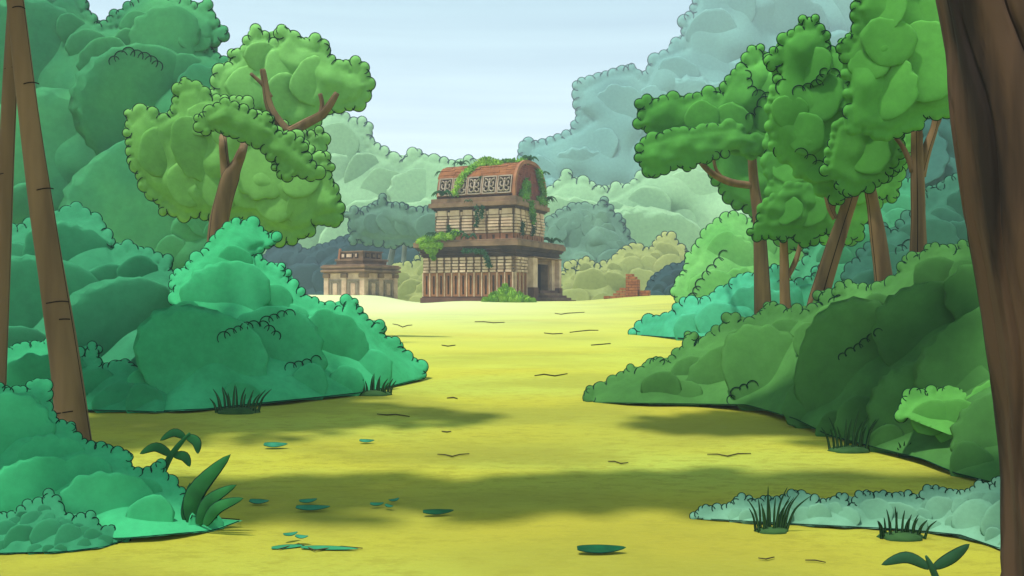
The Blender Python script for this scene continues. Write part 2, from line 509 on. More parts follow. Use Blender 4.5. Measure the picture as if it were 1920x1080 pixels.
#@@GROUND
# ------------------------------------------------------------------ ground
def make_ground():
    xs = np.concatenate([np.linspace(-240, -34, 16), np.linspace(-30, 30, 121), np.linspace(34, 240, 16)])
    ys = np.concatenate([np.linspace(-12, 3.5, 14), np.linspace(4, 66, 156), np.linspace(68, 290, 30)])
    vs = [(x, y, ground_z(x, y)) for y in ys for x in xs]
    nx = len(xs)
    fs = [(j * nx + i, j * nx + i + 1, (j + 1) * nx + i + 1, (j + 1) * nx + i) for j in range(len(ys) - 1) for i in range(nx - 1)]
    mb = MB(); mb.add(vs, fs)
    m = bpy.data.materials.new('meadow_turf'); m.use_nodes = True
    nt = m.node_tree; b = nt.nodes['Principled BSDF']; L = nt.links.new
    b.inputs['Roughness'].default_value = .95; b.inputs['Specular IOR Level'].default_value = .05
    g = nt.nodes.new('ShaderNodeNewGeometry')
    def noise(scale, st, det=3.0, rough=.5):
        mp = nt.nodes.new('ShaderNodeMapping'); mp.inputs['Scale'].default_value = st
        nz = nt.nodes.new('ShaderNodeTexNoise'); nz.inputs['Scale'].default_value = scale; nz.inputs['Detail'].default_value = det
        nz.inputs['Roughness'].default_value = rough
        L(g.outputs['Position'], mp.inputs['Vector']); L(mp.outputs['Vector'], nz.inputs['Vector'])
        return nz.outputs['Fac']
    def rng(v, a, c, to0=0.0, to1=1.0):
        r = nt.nodes.new('ShaderNodeMapRange'); r.interpolation_type = 'SMOOTHSTEP'
        r.inputs['From Min'].default_value = a; r.inputs['From Max'].default_value = c
        r.inputs['To Min'].default_value = to0; r.inputs['To Max'].default_value = to1
        L(v, r.inputs['Value']); return r.outputs['Result']
    def mix(f, A, B):
        x = nt.nodes.new('ShaderNodeMix'); x.data_type = 'RGBA'
        L(f, x.inputs['Factor'])
        for k, v in (('A', A), ('B', B)):
            if isinstance(v, tuple): x.inputs[k].default_value = v
            else: L(v, x.inputs[k])
        return x.outputs['Result']
    def mul(a, c):
        x = nt.nodes.new('ShaderNodeMath'); x.operation = 'MULTIPLY'
        L(a, x.inputs[0])
        if isinstance(c, float): x.inputs[1].default_value = c
        else: L(c, x.inputs[1])
        return x.outputs[0]
    K = .60
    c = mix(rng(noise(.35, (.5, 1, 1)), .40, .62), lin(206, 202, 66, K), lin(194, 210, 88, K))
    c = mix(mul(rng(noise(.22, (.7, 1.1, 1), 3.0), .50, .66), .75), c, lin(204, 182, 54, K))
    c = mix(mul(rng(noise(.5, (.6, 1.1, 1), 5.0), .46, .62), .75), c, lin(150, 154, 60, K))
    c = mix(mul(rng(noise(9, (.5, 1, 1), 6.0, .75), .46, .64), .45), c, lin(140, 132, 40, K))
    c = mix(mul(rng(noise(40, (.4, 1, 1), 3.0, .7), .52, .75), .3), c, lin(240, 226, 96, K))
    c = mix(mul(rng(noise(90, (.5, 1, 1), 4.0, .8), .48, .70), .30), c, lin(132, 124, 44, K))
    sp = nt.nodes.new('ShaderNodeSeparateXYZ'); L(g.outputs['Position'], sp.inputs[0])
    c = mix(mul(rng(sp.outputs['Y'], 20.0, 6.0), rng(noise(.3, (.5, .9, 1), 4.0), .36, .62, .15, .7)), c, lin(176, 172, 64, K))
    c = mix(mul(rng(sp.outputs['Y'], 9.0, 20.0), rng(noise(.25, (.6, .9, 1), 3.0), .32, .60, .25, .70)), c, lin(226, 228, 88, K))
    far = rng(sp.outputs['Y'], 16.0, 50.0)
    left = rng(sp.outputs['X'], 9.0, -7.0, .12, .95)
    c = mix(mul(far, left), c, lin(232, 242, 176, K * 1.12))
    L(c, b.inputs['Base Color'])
    bp = nt.nodes.new('ShaderNodeBump'); bp.inputs['Strength'].default_value = .25; bp.inputs['Distance'].default_value = .02
    L(noise(22, (.5, 1, 1), 4.0), bp.inputs['Height']); L(bp.outputs['Normal'], b.inputs['Normal'])
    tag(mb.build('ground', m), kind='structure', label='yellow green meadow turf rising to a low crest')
make_ground()

#@@FOLIAGE
M = {}
def lm(k, a, b, scale=.8): M[k] = leaf_mat(k, a, b, scale)
lm('teal_leaf', (78, 205, 150), (66, 186, 130))
lm('teal_leaf_deep', (64, 180, 130), (52, 160, 115))
lm('sea_green_leaf', (72, 168, 128), (58, 148, 112), .5)
lm('forest_leaf', (84, 174, 116), (60, 146, 106), .3)
lm('spring_leaf', (138, 206, 116), (112, 178, 92), .4)
lm('spring_leaf_light', (150, 222, 132), (128, 198, 108), .4)
lm('hazed_sage_leaf', (178, 226, 184), (162, 212, 172), .1)  # paler green that carries part of the distance haze
lm('hazed_blue_leaf', (140, 200, 200), (122, 182, 186), .07)  # distance haze put into the leaf colour of the farthest wood
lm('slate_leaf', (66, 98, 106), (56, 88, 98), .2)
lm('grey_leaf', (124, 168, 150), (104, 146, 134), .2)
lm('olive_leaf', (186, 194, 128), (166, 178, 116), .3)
lm('apple_leaf', (132, 206, 120), (112, 190, 104), .4)
lm('aqua_leaf', (86, 200, 164), (72, 184, 150), .5)
lm('jade_leaf', (74, 164, 124), (62, 148, 112), .3)
lm('hedge_leaf', (88, 148, 80), (62, 112, 58), .5)
lm('hedge_leaf_light', (116, 196, 98), (98, 172, 84), .6)
lm('silver_leaf', (140, 198, 176), (122, 180, 160), 1.0)
lm('canopy_leaf', (112, 196, 94), (82, 158, 70), .4)
lm('canopy_leaf_dark', (98, 176, 82), (72, 144, 62), .4)
lm('deep_teal_leaf', (66, 126, 106), (54, 108, 96), .3)
lm('blue_teal_leaf', (72, 130, 126), (60, 116, 114), .3)

# --- left side, near to far
bush('leafy_bush', 'large teal green bush filling the bottom left corner below the leaning ringed trunk', 'bush', M['teal_leaf'], INK,
     top=[(-60, 742), (0, 740), (38, 735), (62, 722), (88, 728), (78, 752), (102, 792), (132, 815), (168, 838), (205, 846), (232, 862), (244, 886), (290, 886), (318, 902), (322, 930), (342, 950), (350, 968)],
     bottom=[(455, 976), (400, 996), (240, 1010), (-60, 1018)], depth='ground', lean=1.5, lobe=12, rmax=90)
bush('low_shrub', 'low muted green shrub at the very bottom left corner before the teal bush', 'shrub', M['sea_green_leaf'], INK,
     top=[(-60, 996), (20, 968), (50, 950), (84, 942), (108, 964), (150, 980), (190, 994), (236, 1012)], bottom=[(200, 1026), (120, 1036), (-60, 1040)], depth='ground', lean=1.0, lobe=13, rmax=30, rmin=10)
bush('leafy_bush', 'long teal bush with a bright edge reaching into the clearing left of the temple', 'bush', M['teal_leaf'], INK,
     top=[(330, 560), (352, 500), (396, 466), (436, 420), (478, 424), (500, 456), (470, 470), (476, 500), (520, 518), (556, 540), (580, 578), (648, 582), (688, 602), (716, 642), (752, 664), (784, 686), (794, 710)],
     bottom=[(690, 736), (600, 746), (500, 756), (390, 768), (300, 772), (250, 760)], depth='ground', lean=1.3, lobe=12, rmax=110,
     strings=[[(420, 634), (450, 618), (490, 610), (520, 632)], [(545, 690), (575, 682), (605, 672)], [(500, 605), (530, 592), (548, 590)]])
bush('leafy_bush', 'dusky teal bush behind the leaning ringed trunk with a notched dome top', 'bush', M['sea_green_leaf'], INK,
     top=[(-40, 470), (60, 420), (130, 404), (170, 412), (205, 450), (215, 490), (250, 468), (284, 480), (315, 512), (345, 560)], bottom=[(360, 700), (300, 765), (-40, 765)], depth=12.6, lean=1.2, lobe=13, rmax=110,
     strings=[[(290, 620), (320, 606), (350, 608)]])
bush('leafy_bush', 'low sloping green bush right behind the foot of the leaning ringed trunk', 'bush', M['teal_leaf_deep'], INK,
     top=[(-40, 700), (20, 664), (62, 650), (104, 660), (150, 664), (200, 690), (262, 704), (312, 730), (364, 752)], bottom=[(330, 774), (160, 770), (-40, 775)], depth='ground', lean=1.2, lobe=13, rmax=70)

tree('broadleaf_tree', 'tall sea green tree filling the upper left corner above the bushes', 'tree', M['forest_leaf'], INK,
     [([(100, 560, 20), (110, 380, 16), (120, 200, 12)], 31)], BARK, W(100, 600, 31),
     top=[(-80, -60), (60, -70), (140, -20), (160, 34), (188, 56), (220, 52), (232, 22), (268, -6), (318, -4), (352, 8), (398, 36), (402, 70), (384, 98), (410, 116), (440, 132), (470, 240), (460, 330)],
     bottom=[(440, 470), (330, 520), (-80, 560)], depth=28, lean=.3, bulge=.6, lobe=12, rmax=130, rmin=26,
     strings=[[(214, 115), (240, 100), (276, 112), (305, 132)], [(272, 352), (300, 346), (332, 362), (366, 384)]])

tree('spreading_tree', 'light green spreading tree with a forked brown trunk left of the clearing', 'tree', M['spring_leaf'], INK,
     [([(404, 500, 18), (408, 440, 17), (418, 380, 17), (432, 330, 16), (446, 304, 10), (456, 278, 8), (460, 262, 6, 20.6)], 19.4), ([(430, 346, 13), (422, 304, 9), (418, 262, 7), (419, 252, 5, 21)], 19.4)], BARK, W(404, 600, 19.4),
     crowns=[dict(top=[(252, 300), (240, 238), (272, 208), (300, 232), (330, 212), (334, 172), (368, 164), (384, 188), (428, 188), (470, 216), (502, 246), (548, 256), (596, 290), (604, 342), (630, 372), (632, 398), (596, 408), (580, 428), (546, 436), (505, 425)],
                  bottom=[(470, 400), (400, 402), (340, 400), (280, 350)], depth=21.5, lean=0, bulge=.5, lobe=13, rmax=60),
             dict(top=[(384, 222), (420, 194), (470, 212), (520, 250), (566, 294), (598, 326)], bottom=[(560, 326), (500, 280), (462, 256), (420, 236), (392, 236)], depth=18.6, lean=0, lobe=12, rmax=34, back=False)])
tree('spreading_tree', 'pale green tree with two bare curving branches against the sky on the left', 'tree', M['spring_leaf_light'], INK,
     [([(470, 420, 14), (492, 330, 12), (528, 262, 10), (570, 234, 9), (606, 212, 8), (632, 174, 5)], 21.6), ([(552, 262, 9), (530, 238, 10), (506, 200, 8), (496, 150, 6), (492, 130, 5)], 21.6), ([(508, 182, 4), (494, 160, 4), (470, 138, 3)], 21.6), ([(602, 212, 5), (604, 194, 4), (600, 176, 4)], 21.6)], BARK, W(470, 600, 21.6),
     crowns=[dict(top=[(420, 200), (408, 160), (418, 132), (452, 110), (468, 76), (498, 70), (520, 86), (542, 64), (562, 88), (612, 100), (640, 132), (668, 138), (688, 162), (672, 190), (642, 196), (612, 200)],
                  bottom=[(592, 228), (545, 252), (490, 262), (440, 240), (414, 216)], depth=23.5, lean=0, bulge=.4, lobe=13, rmax=48),
             dict(top=[(500, 270), (530, 236), (566, 262), (602, 246), (606, 288), (588, 320)], bottom=[(540, 330), (500, 310)], depth=22.0, lean=0, lobe=12, rmax=30)])

# --- behind the temple
wood('distant_wood', 'hazy sage green wood behind the temple on its left side', 'wood', M['hazed_sage_leaf'], INKFAR,
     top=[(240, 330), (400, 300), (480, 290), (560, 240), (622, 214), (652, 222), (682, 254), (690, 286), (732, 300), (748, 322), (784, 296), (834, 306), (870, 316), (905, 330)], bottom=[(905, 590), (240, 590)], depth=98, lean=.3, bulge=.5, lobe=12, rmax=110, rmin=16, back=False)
wood('distant_wood', 'hazy sage green wood behind the temple on its right side', 'wood', M['hazed_sage_leaf'], INKFAR,
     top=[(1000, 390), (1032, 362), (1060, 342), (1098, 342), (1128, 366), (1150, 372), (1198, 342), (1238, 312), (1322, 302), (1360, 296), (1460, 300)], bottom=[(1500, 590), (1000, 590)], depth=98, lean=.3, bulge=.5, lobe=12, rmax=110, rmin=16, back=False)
wood('distant_wood', 'pale blue wooded slope rising into the sky at upper right, farthest of all', 'wood', M['hazed_blue_leaf'], INKFAR,
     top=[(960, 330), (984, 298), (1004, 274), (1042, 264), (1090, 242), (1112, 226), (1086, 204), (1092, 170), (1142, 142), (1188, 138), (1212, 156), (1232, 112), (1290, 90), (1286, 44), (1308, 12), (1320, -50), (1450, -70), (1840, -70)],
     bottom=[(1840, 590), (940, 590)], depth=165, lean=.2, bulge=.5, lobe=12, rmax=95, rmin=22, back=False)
tree('distant_tree', 'grey green flat topped tree with thin grey trunks between shrine and temple', 'tree', M['grey_leaf'], INKFAR,
     [([(722, 545, 7), (730, 500, 6), (738, 460, 5), (744, 430, 4)], 78), ([(752, 545, 6), (756, 500, 5), (760, 450, 4)], 78)], BARKGREY, W(735, 585, 78),
     top=[(672, 440), (662, 412), (688, 396), (720, 386), (742, 388), (768, 402), (790, 392), (830, 398), (838, 440), (806, 460), (788, 452)], bottom=[(760, 448), (712, 452)], depth=76.5, lean=0, bulge=.1, lobe=9, rmax=36, rmin=14)
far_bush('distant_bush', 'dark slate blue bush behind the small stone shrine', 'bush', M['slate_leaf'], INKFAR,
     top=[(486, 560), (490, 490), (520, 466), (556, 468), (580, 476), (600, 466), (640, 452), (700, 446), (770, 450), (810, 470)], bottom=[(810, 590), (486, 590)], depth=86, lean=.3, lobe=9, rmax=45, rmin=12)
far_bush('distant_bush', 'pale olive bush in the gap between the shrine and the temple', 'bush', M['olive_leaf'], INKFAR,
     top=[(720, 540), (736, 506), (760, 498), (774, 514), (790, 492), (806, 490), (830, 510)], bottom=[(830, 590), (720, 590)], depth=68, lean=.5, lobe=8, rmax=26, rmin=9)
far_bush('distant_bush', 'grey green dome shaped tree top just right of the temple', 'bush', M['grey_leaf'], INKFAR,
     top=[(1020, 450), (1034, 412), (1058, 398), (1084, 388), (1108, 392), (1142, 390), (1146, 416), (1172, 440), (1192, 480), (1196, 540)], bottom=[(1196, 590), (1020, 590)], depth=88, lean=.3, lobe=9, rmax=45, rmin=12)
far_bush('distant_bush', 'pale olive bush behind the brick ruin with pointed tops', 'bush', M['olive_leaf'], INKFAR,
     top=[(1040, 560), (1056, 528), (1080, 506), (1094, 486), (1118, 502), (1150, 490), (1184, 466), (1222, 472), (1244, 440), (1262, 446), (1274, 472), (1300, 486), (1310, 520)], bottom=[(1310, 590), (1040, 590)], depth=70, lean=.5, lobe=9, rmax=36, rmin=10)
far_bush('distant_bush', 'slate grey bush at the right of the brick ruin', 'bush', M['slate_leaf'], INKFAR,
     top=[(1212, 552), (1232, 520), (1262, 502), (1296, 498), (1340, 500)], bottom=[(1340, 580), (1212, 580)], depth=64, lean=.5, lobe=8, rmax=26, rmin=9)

# --- right side
bush('leafy_bush', 'bright apple green rounded bush behind the teal bush on the right', 'bush', M['apple_leaf'], INK,
     top=[(1282, 560), (1284, 508), (1310, 488), (1318, 450), (1350, 412), (1380, 408), (1402, 430), (1450, 432), (1520, 426), (1600, 450)], bottom=[(1600, 600), (1300, 600)], depth=34, lean=.8, lobe=12, rmax=50,
     strings=[[(1300, 560), (1322, 520), (1352, 490), (1362, 470)]])
bush('leafy_bush', 'aqua teal bush with a thin tip touching the meadow on the right', 'bush', M['aqua_leaf'], INK,
     top=[(1186, 624), (1214, 606), (1250, 600), (1266, 588), (1274, 566), (1312, 572), (1346, 560), (1374, 542), (1384, 522), (1420, 526), (1456, 518), (1480, 540), (1540, 520), (1580, 470), (1640, 440)],
     bottom=[(1660, 600), (1460, 640), (1330, 640), (1200, 630)], depth='ground', lean=.9, lobe=12, rmax=64)
bush('leafy_bush', 'jade green bush filling the gap between the slanting right trunks', 'bush', M['jade_leaf'], INK,
     top=[(1500, 520), (1540, 440), (1600, 400), (1660, 350), (1740, 360), (1800, 420)], bottom=[(1800, 600), (1500, 600)], depth=28, lean=.6, lobe=12, rmax=60)
bush('leafy_bush', 'dark teal bush in the shade behind the tall forked trunk on the right', 'bush', M['deep_teal_leaf'], INK,
     top=[(1590, 520), (1612, 480), (1640, 452), (1676, 440), (1700, 410), (1742, 392), (1770, 360), (1812, 342), (1860, 340)], bottom=[(1880, 600), (1590, 600)], depth=20, lean=.8, lobe=13, rmax=60,
     strings=[[(1690, 470), (1710, 460), (1730, 455)]])
wood('distant_thicket', 'blue teal tree wall behind the right trunks', 'thicket', M['blue_teal_leaf'], INK,
     top=[(1630, 420), (1640, 240), (1700, 180), (1880, 150)], bottom=[(1900, 560), (1630, 560)], depth=36, lean=.2, lobe=13, rmax=90, rmin=24)
bush('leafy_bush', 'broad dark green bush beneath the right trees with a tip in the clearing', 'bush', M['hedge_leaf'], INK,
     top=[(1106, 748), (1140, 726), (1168, 706), (1200, 714), (1220, 690), (1246, 684), (1280, 664), (1292, 648), (1320, 650), (1346, 618), (1384, 614), (1420, 602), (1450, 586), (1478, 592), (1504, 598), (1544, 570), (1572, 566), (1604, 540), (1640, 546), (1682, 526), (1712, 500), (1742, 480), (1784, 470), (1806, 478), (1860, 468), (1960, 470)],
     bottom=[(1960, 930), (1870, 908), (1790, 888), (1730, 862), (1640, 840), (1555, 818), (1490, 786), (1400, 760), (1115, 756)], depth='ground', lean=1.3, lobe=12, rmax=120,
     strings=[[(1372, 750), (1386, 730), (1420, 722)], [(1580, 670), (1616, 650), (1650, 622)]])
bush('leafy_bush', 'lighter green patch standing in for sunlit hedge against the big dark trunk at the right edge', 'bush', M['hedge_leaf_light'], INK,
     top=[(1690, 780), (1716, 750), (1742, 736), (1790, 740), (1822, 728), (1840, 700), (1864, 682), (1920, 676)], bottom=[(1940, 830), (1780, 815)], depth=8.2, lean=.9, lobe=13, rmax=80)  # added mass in a brighter green, paints the highlight on the hedge
bush('low_shrub', 'low silvery green shrub along the bottom right in front of the hedge', 'shrub', M['silver_leaf'], INK,
     top=[(1302, 970), (1328, 962), (1356, 952), (1396, 948), (1430, 948), (1468, 936), (1500, 932), (1524, 944), (1566, 940), (1600, 950), (1626, 934), (1650, 926), (1690, 938), (1722, 944), (1760, 926), (1800, 930), (1836, 914), (1870, 914), (1930, 920)],
     bottom=[(1930, 1044), (1870, 1028), (1800, 1004), (1700, 994), (1500, 984), (1320, 974)], depth='ground', lean=1.0, lobe=9, rmax=46, rmin=14)

CANOPY = [(1216, 242), (1200, 234), (1214, 204), (1258, 182), (1284, 196), (1322, 176), (1346, 190), (1384, 130), (1412, 122), (1430, 108), (1470, 132), (1466, 130), (1470, 78), (1496, 58), (1534, 54), (1548, 74), (1548, 98), (1590, 94), (1624, 44), (1606, 18), (1640, -30), (1720, -60), (1860, -60),
          (1860, 190), (1770, 206), (1720, 218), (1684, 250), (1668, 322), (1620, 342), (1580, 352), (1590, 430), (1540, 440), (1440, 438), (1400, 380), (1360, 368), (1344, 340), (1320, 300), (1240, 322), (1200, 302), (1202, 270), (1240, 260), (1290, 250)]
tree('canopy_tree', 'green tree with flat layered crown and side branch, leftmost of the right trees', 'tree', M['canopy_leaf'], INK,
     [([(1432, 600, 16), (1424, 430, 12), (1414, 350, 9), (1408, 272, 8), (1405, 240, 6, 24)], 22), ([(1412, 348, 7), (1370, 342, 7), (1334, 324, 6), (1310, 300, 4), (1300, 286, 3, 23.4)], 22), ([(1352, 332, 4), (1342, 316, 3), (1338, 296, 3)], 22)], BARK, W(1432, 600, 22), group='trees on the right slope',
     crowns=[dict(top=[(1216, 242), (1200, 234), (1214, 204), (1258, 182), (1284, 196), (1322, 176), (1346, 190), (1384, 130), (1412, 122), (1430, 108), (1470, 132), (1510, 150), (1540, 200)], bottom=[(1540, 262), (1440, 284), (1400, 282), (1330, 264), (1290, 246)], depth=21.3, lean=0, bulge=.1, lobe=13, quiet=CANOPY, puffy=.24, relief=.07, rmax=60,
                  strings=[[(1400, 140), (1404, 166), (1420, 180), (1450, 186), (1474, 200)]]),
             dict(top=[(1220, 316), (1200, 300), (1202, 272), (1240, 262), (1272, 252), (1310, 250), (1380, 240)], bottom=[(1430, 270), (1380, 280), (1310, 296), (1260, 306), (1236, 320)], depth=21.0, lean=0, lobe=12, quiet=CANOPY, puffy=.24, relief=.07, rmax=36),
             dict(top=[(1350, 262), (1440, 200), (1540, 190), (1640, 220)], bottom=[(1660, 320), (1590, 436), (1470, 446), (1410, 396), (1362, 366), (1344, 342)], depth=25.5, lean=0, bulge=.3, lobe=13, quiet=CANOPY, puffy=.24, relief=.07, rmax=60)])
tree('canopy_tree', 'slender straight tree with one thin side branch above the teal bush', 'tree', M['canopy_leaf_dark'], INK,
     [([(1476, 620, 12), (1472, 560, 10), (1470, 480, 8), (1468, 420, 7), (1466, 396, 5, 18.6)], 17), ([(1476, 520, 5), (1490, 494, 5), (1500, 460, 4), (1502, 430, 3)], 17)], BARK, W(1476, 640, 17), group='trees on the right slope',
     top=[(1424, 426), (1436, 384), (1466, 356), (1510, 350), (1548, 376), (1562, 424)], bottom=[(1520, 436), (1490, 430), (1450, 434)], depth=16.6, lean=0, bulge=.1, lobe=12, quiet=CANOPY, puffy=.24, relief=.07, rmax=30, rmin=20)
tree('canopy_tree', 'tree with a thick trunk slanting up to the right and a small side branch', 'tree', M['canopy_leaf'], INK,
     [([(1520, 620, 20), (1536, 560, 18), (1560, 480, 16), (1582, 410, 14), (1602, 345, 13), (1612, 310, 10, 16.6)], 14.5), ([(1566, 410, 6), (1556, 390, 6), (1548, 364, 4)], 14.5), ([(1562, 396, 4), (1566, 376, 3), (1568, 356, 3)], 14.5)], BARK, W(1520, 640, 14.5), group='trees on the right slope',
     top=[(1440, 220), (1466, 130), (1470, 78), (1496, 58), (1534, 54), (1548, 74), (1548, 98), (1590, 94), (1604, 78), (1660, 130), (1680, 240), (1666, 328), (1620, 340)], bottom=[(1560, 356), (1510, 340), (1470, 300)], depth=14.0, lean=0, bulge=.1, lobe=13, quiet=CANOPY, puffy=.24, relief=.07, rmax=80,
     crowns=[dict(top=[(1445, 270), (1450, 190), (1500, 130), (1600, 130), (1690, 200), (1700, 280)], bottom=[(1660, 360), (1590, 430), (1500, 440), (1452, 430)], depth=19.5, lean=0, lobe=13, rmax=70, quiet=CANOPY, puffy=.24, relief=.07)],
     strings=[[(1498, 172), (1520, 164), (1536, 160), (1546, 136), (1570, 142), (1590, 160), (1612, 186)], [(1502, 290), (1524, 304), (1540, 318)]])
tree('canopy_tree', 'tree with a trunk slanting up to the left beside the other slanting trunk', 'tree', M['canopy_leaf_dark'], INK,
     [([(1664, 620, 20), (1658, 540, 17), (1648, 460, 15), (1638, 390, 12), (1628, 336, 10), (1622, 306, 8, 15)], 13.5)], BARK, W(1664, 640, 13.5), group='trees on the right slope',
     top=[(1550, 320), (1570, 240), (1620, 200), (1690, 230), (1668, 320), (1645, 342)], bottom=[(1600, 352)], depth=13.0, lean=0, bulge=.1, lobe=12, quiet=CANOPY, puffy=.24, relief=.07, rmax=60)
tree('canopy_tree', 'tall tree with a forked three armed trunk nearest the big dark trunk', 'tree', M['canopy_leaf'], INK,
     [([(1724, 600, 20), (1722, 500, 17), (1722, 400, 13), (1720, 300, 12), (1718, 222, 9), (1717, 190, 6, 14)], 12.5), ([(1726, 330, 9), (1738, 280, 9), (1752, 240, 7), (1758, 200, 6)], 12.5), ([(1712, 322, 6), (1700, 290, 5), (1686, 266, 4), (1670, 252, 3)], 12.5), ([(1750, 250, 4), (1762, 225, 3), (1766, 204, 3)], 12.5)], BARK, W(1724, 640, 12.5), group='trees on the right slope',
     top=[(1600, 240), (1590, 100), (1624, 44), (1606, 18), (1640, -30), (1720, -60), (1840, -60)], bottom=[(1840, 170), (1770, 204), (1720, 216), (1680, 248)], depth=12.0, lean=0, bulge=.1, lobe=13, quiet=CANOPY, puffy=.24, relief=.07, rmax=72)

#@@TRUNKS
# ------------------------------------------------------------------ big near trunks
def cloud_crown(mb, blobs, leafr, n):
    """a crown given by ellipsoids (centre, radii): clumps over each, dark-margined leaves round them"""
    for (c, r) in blobs:
        for _ in range(n):
            v = RNG.normal(size=3); v /= np.linalg.norm(v)
            q = RNG.uniform(.3, .85)
            puff(mb, (c[0] + v[0] * r[0] * q, c[1] + v[1] * r[1] * q, c[2] + v[2] * r[2] * q), min(r) * RNG.uniform(.35, .55), 0, 2)
        for _ in range(n * 3):
            v = RNG.normal(size=3); v /= np.linalg.norm(v)
            lens(mb, (c[0] + v[0] * r[0], c[1] + v[1] * r[1], c[2] + v[2] * r[2]), Vector((RNG.uniform(-1, 1), RNG.uniform(-1, 1), 1.2)), Vector(v) + Vector((.01, 0, 0)), leafr * RNG.uniform(.7, 1.3), .4, 1.2, 115, seg=8)

def ringed_tree(label, pts, d, blobs, rings):
    root = empty('palm_tree', on_ground(pts[-1][0], pts[-1][1]) if pts[-1][1] < 1000 else W(pts[-1][0], pts[-1][1], d), label, 'tree', 'leaning ringed trunks at the left edge')
    mb = MB(); Q = limb(mb, pts, d, seg=14, wob=.02, fiss=2)
    trunk = part_world(mb, 'trunk', [BARKPALE, BARKDARK], root)
    # leaf scar rings: short raised dark arcs on the front of the trunk
    for (px, py, hw, a0, a1) in rings:
        rg = MB()
        c = W(px, py, d); r = hw / F * d
        vs = []; fs = []
        K = 9
        for k in range(K + 1):
            a = a0 + (a1 - a0) * k / K
            for rr, z in ((1.0, -.006), (1.03, 0.0), (1.0, .006)):
                vs.append(c + Vector((math.cos(a) * r * rr, -math.sin(a) * r * rr, z + .012 * math.sin(a * 2))))
        for k in range(K):
            for q in range(2):
                fs.append((k * 3 + q, (k + 1) * 3 + q, (k + 1) * 3 + q + 1, k * 3 + q + 1))
        rg.add(vs, fs)
        part_world(rg, 'leaf_scar', BARKDARK, root).parent = trunk
    cm = MB(); cloud_crown(cm, blobs, .16, 26)  # crown out of view, its blobs placed to shade the turf
    part_world(cm, 'crown', [M['hedge_leaf_light'], INK], root)
    return root
ringed_tree('straight ringed trunk leaning left with its foot behind the teal bush, crown above the picture',
            [(-40, -520, 11), (5, -200, 13), (28, 0, 15), (52, 200, 17.5), (80, 400, 21), (104, 560, 24), (124, 700, 27), (142, 850, 31)], 9.0,
            [((-5.6, 9.3, 7.4), (1.8, 1.2, .8)), ((-3.9, 10.0, 7.8), (1.5, .8, .7)), ((-6.9, 8.6, 7.4), (1.6, 1.2, .6)), ((-7.4, 6.0, 7.5), (1.5, .9, .7))],
            [(34, 18, 15, .2, 2.6), (59, 160, 18, .3, 1.9), (87, 357, 21, .5, 2.9), (108, 567, 24.5, .2, 2.0), (113, 600, 25, .4, 1.2), (133, 770, 29, 1.0, 2.8)])
ringed_tree('ringed trunk cut by the left picture edge, leaning right behind its taller neighbour',
            [(62, -560, 9), (40, -200, 10), (24, 60, 12), (14, 250, 13), (5, 480, 14), (-6, 740, 16), (-10, 800, 16)], 10.2,
            [((-5.4, 10.9, 8.3), (1.5, 1.3, .8)), ((-6.8, 10.6, 7.9), (1.4, 1.2, .7))],
            [(20, 130, 12, .3, 2.2), (8, 328, 13.5, .4, 2.6), (-2, 560, 15, .3, 2.0)])

def big_tree():
    d = 4.5
    root = empty('giant_tree', Vector((2.75, 4.7, ground_z(2.75, 4.7))), 'massive dark brown furrowed trunk standing at the right edge of the picture', 'tree')
    ctr = [(1800, -700, 100), (1835, -350, 105), (1872, -60, 112), (1902, 80, 114), (1920, 220, 117), (1952, 420, 121), (1988, 600, 126), (2020, 760, 136), (2048, 920, 150), (2078, 1100, 170), (2096, 1220, 190)]
    mb = MB()
    P = [(W(x, y, d + .25), r / F * d) for x, y, r in ctr]
    n = 160
    vs = []; fs = []; ms = []
    rows = []
    for i in range(len(P) - 1):
        for k in range(8):
            t = k / 8
            rows.append((P[i][0].lerp(P[i + 1][0], t), P[i][1] * (1 - t) + P[i + 1][1] * t))
    rows.append(P[-1])
    def rad(a, k):
        f = 0
        w = .12 * math.sin(k * .13) + .06 * math.sin(k * .31 + 1)
        for amp, fr, ph in ((.055, 3, .4), (.04, 5, 2.0), (.03, 8, .7)):
            f += amp * math.sin(fr * (a + w) + ph)
        g = abs(math.sin(3.5 * (a + w * 1.3) + .6))
        f -= .11 * max(0, 1 - g / .22)                     # deep furrows
        g2 = abs(math.sin(8.5 * (a - w) + .2))
        f -= .035 * max(0, 1 - g2 / .25)
        return 1 + f
    for k, (c, r) in enumerate(rows):
        for i in range(n):
            w = .12 * math.sin(k * .13) + .06 * math.sin(k * .31 + 1)
            a = 2 * PI * i / n - w * 1.3
            q = r * rad(a, k)
            vs.append(c + Vector((math.cos(a) * q, math.sin(a) * q, 0)))
    for k in range(len(rows) - 1):
        for i in range(n):
            j = (i + 1) % n
            fs.append((k * n + j, k * n + i, (k + 1) * n + i, (k + 1) * n + j))
            a = 2 * PI * (i + .5) / n
            ms.append(1 if abs(math.sin(3.5 * a + .6)) < .075 else 0)
    mb.add(vs, fs, ms)
    part_world(mb, 'trunk', [BARKBIG, BARKDARK], root)
    cm = MB()
    cloud_crown(cm, [((-4.9, 6.0, 7.4), (1.7, .7, .5)), ((-2.7, 6.2, 7.2), (1.9, .75, .6)), ((-.5, 6.3, 7.4), (1.9, .8, .6)), ((1.4, 6.0, 7.6), (1.5, .7, .6)), ((2.6, 4.9, 7.8), (1.4, .9, .8)), ((4.2, 5.2, 7.8), (1.8, 1.5, .8)), ((.5, 9.6, 7.8), (1.2, .8, .6)), ((1.9, 8.7, 7.7), (1.1, .9, .6))], .15, 32)  # unseen crown, blobs laid out to shade the foreground and right bank
    part_world(cm, 'crown', [M['canopy_leaf_dark'], INK], root)
big_tree()

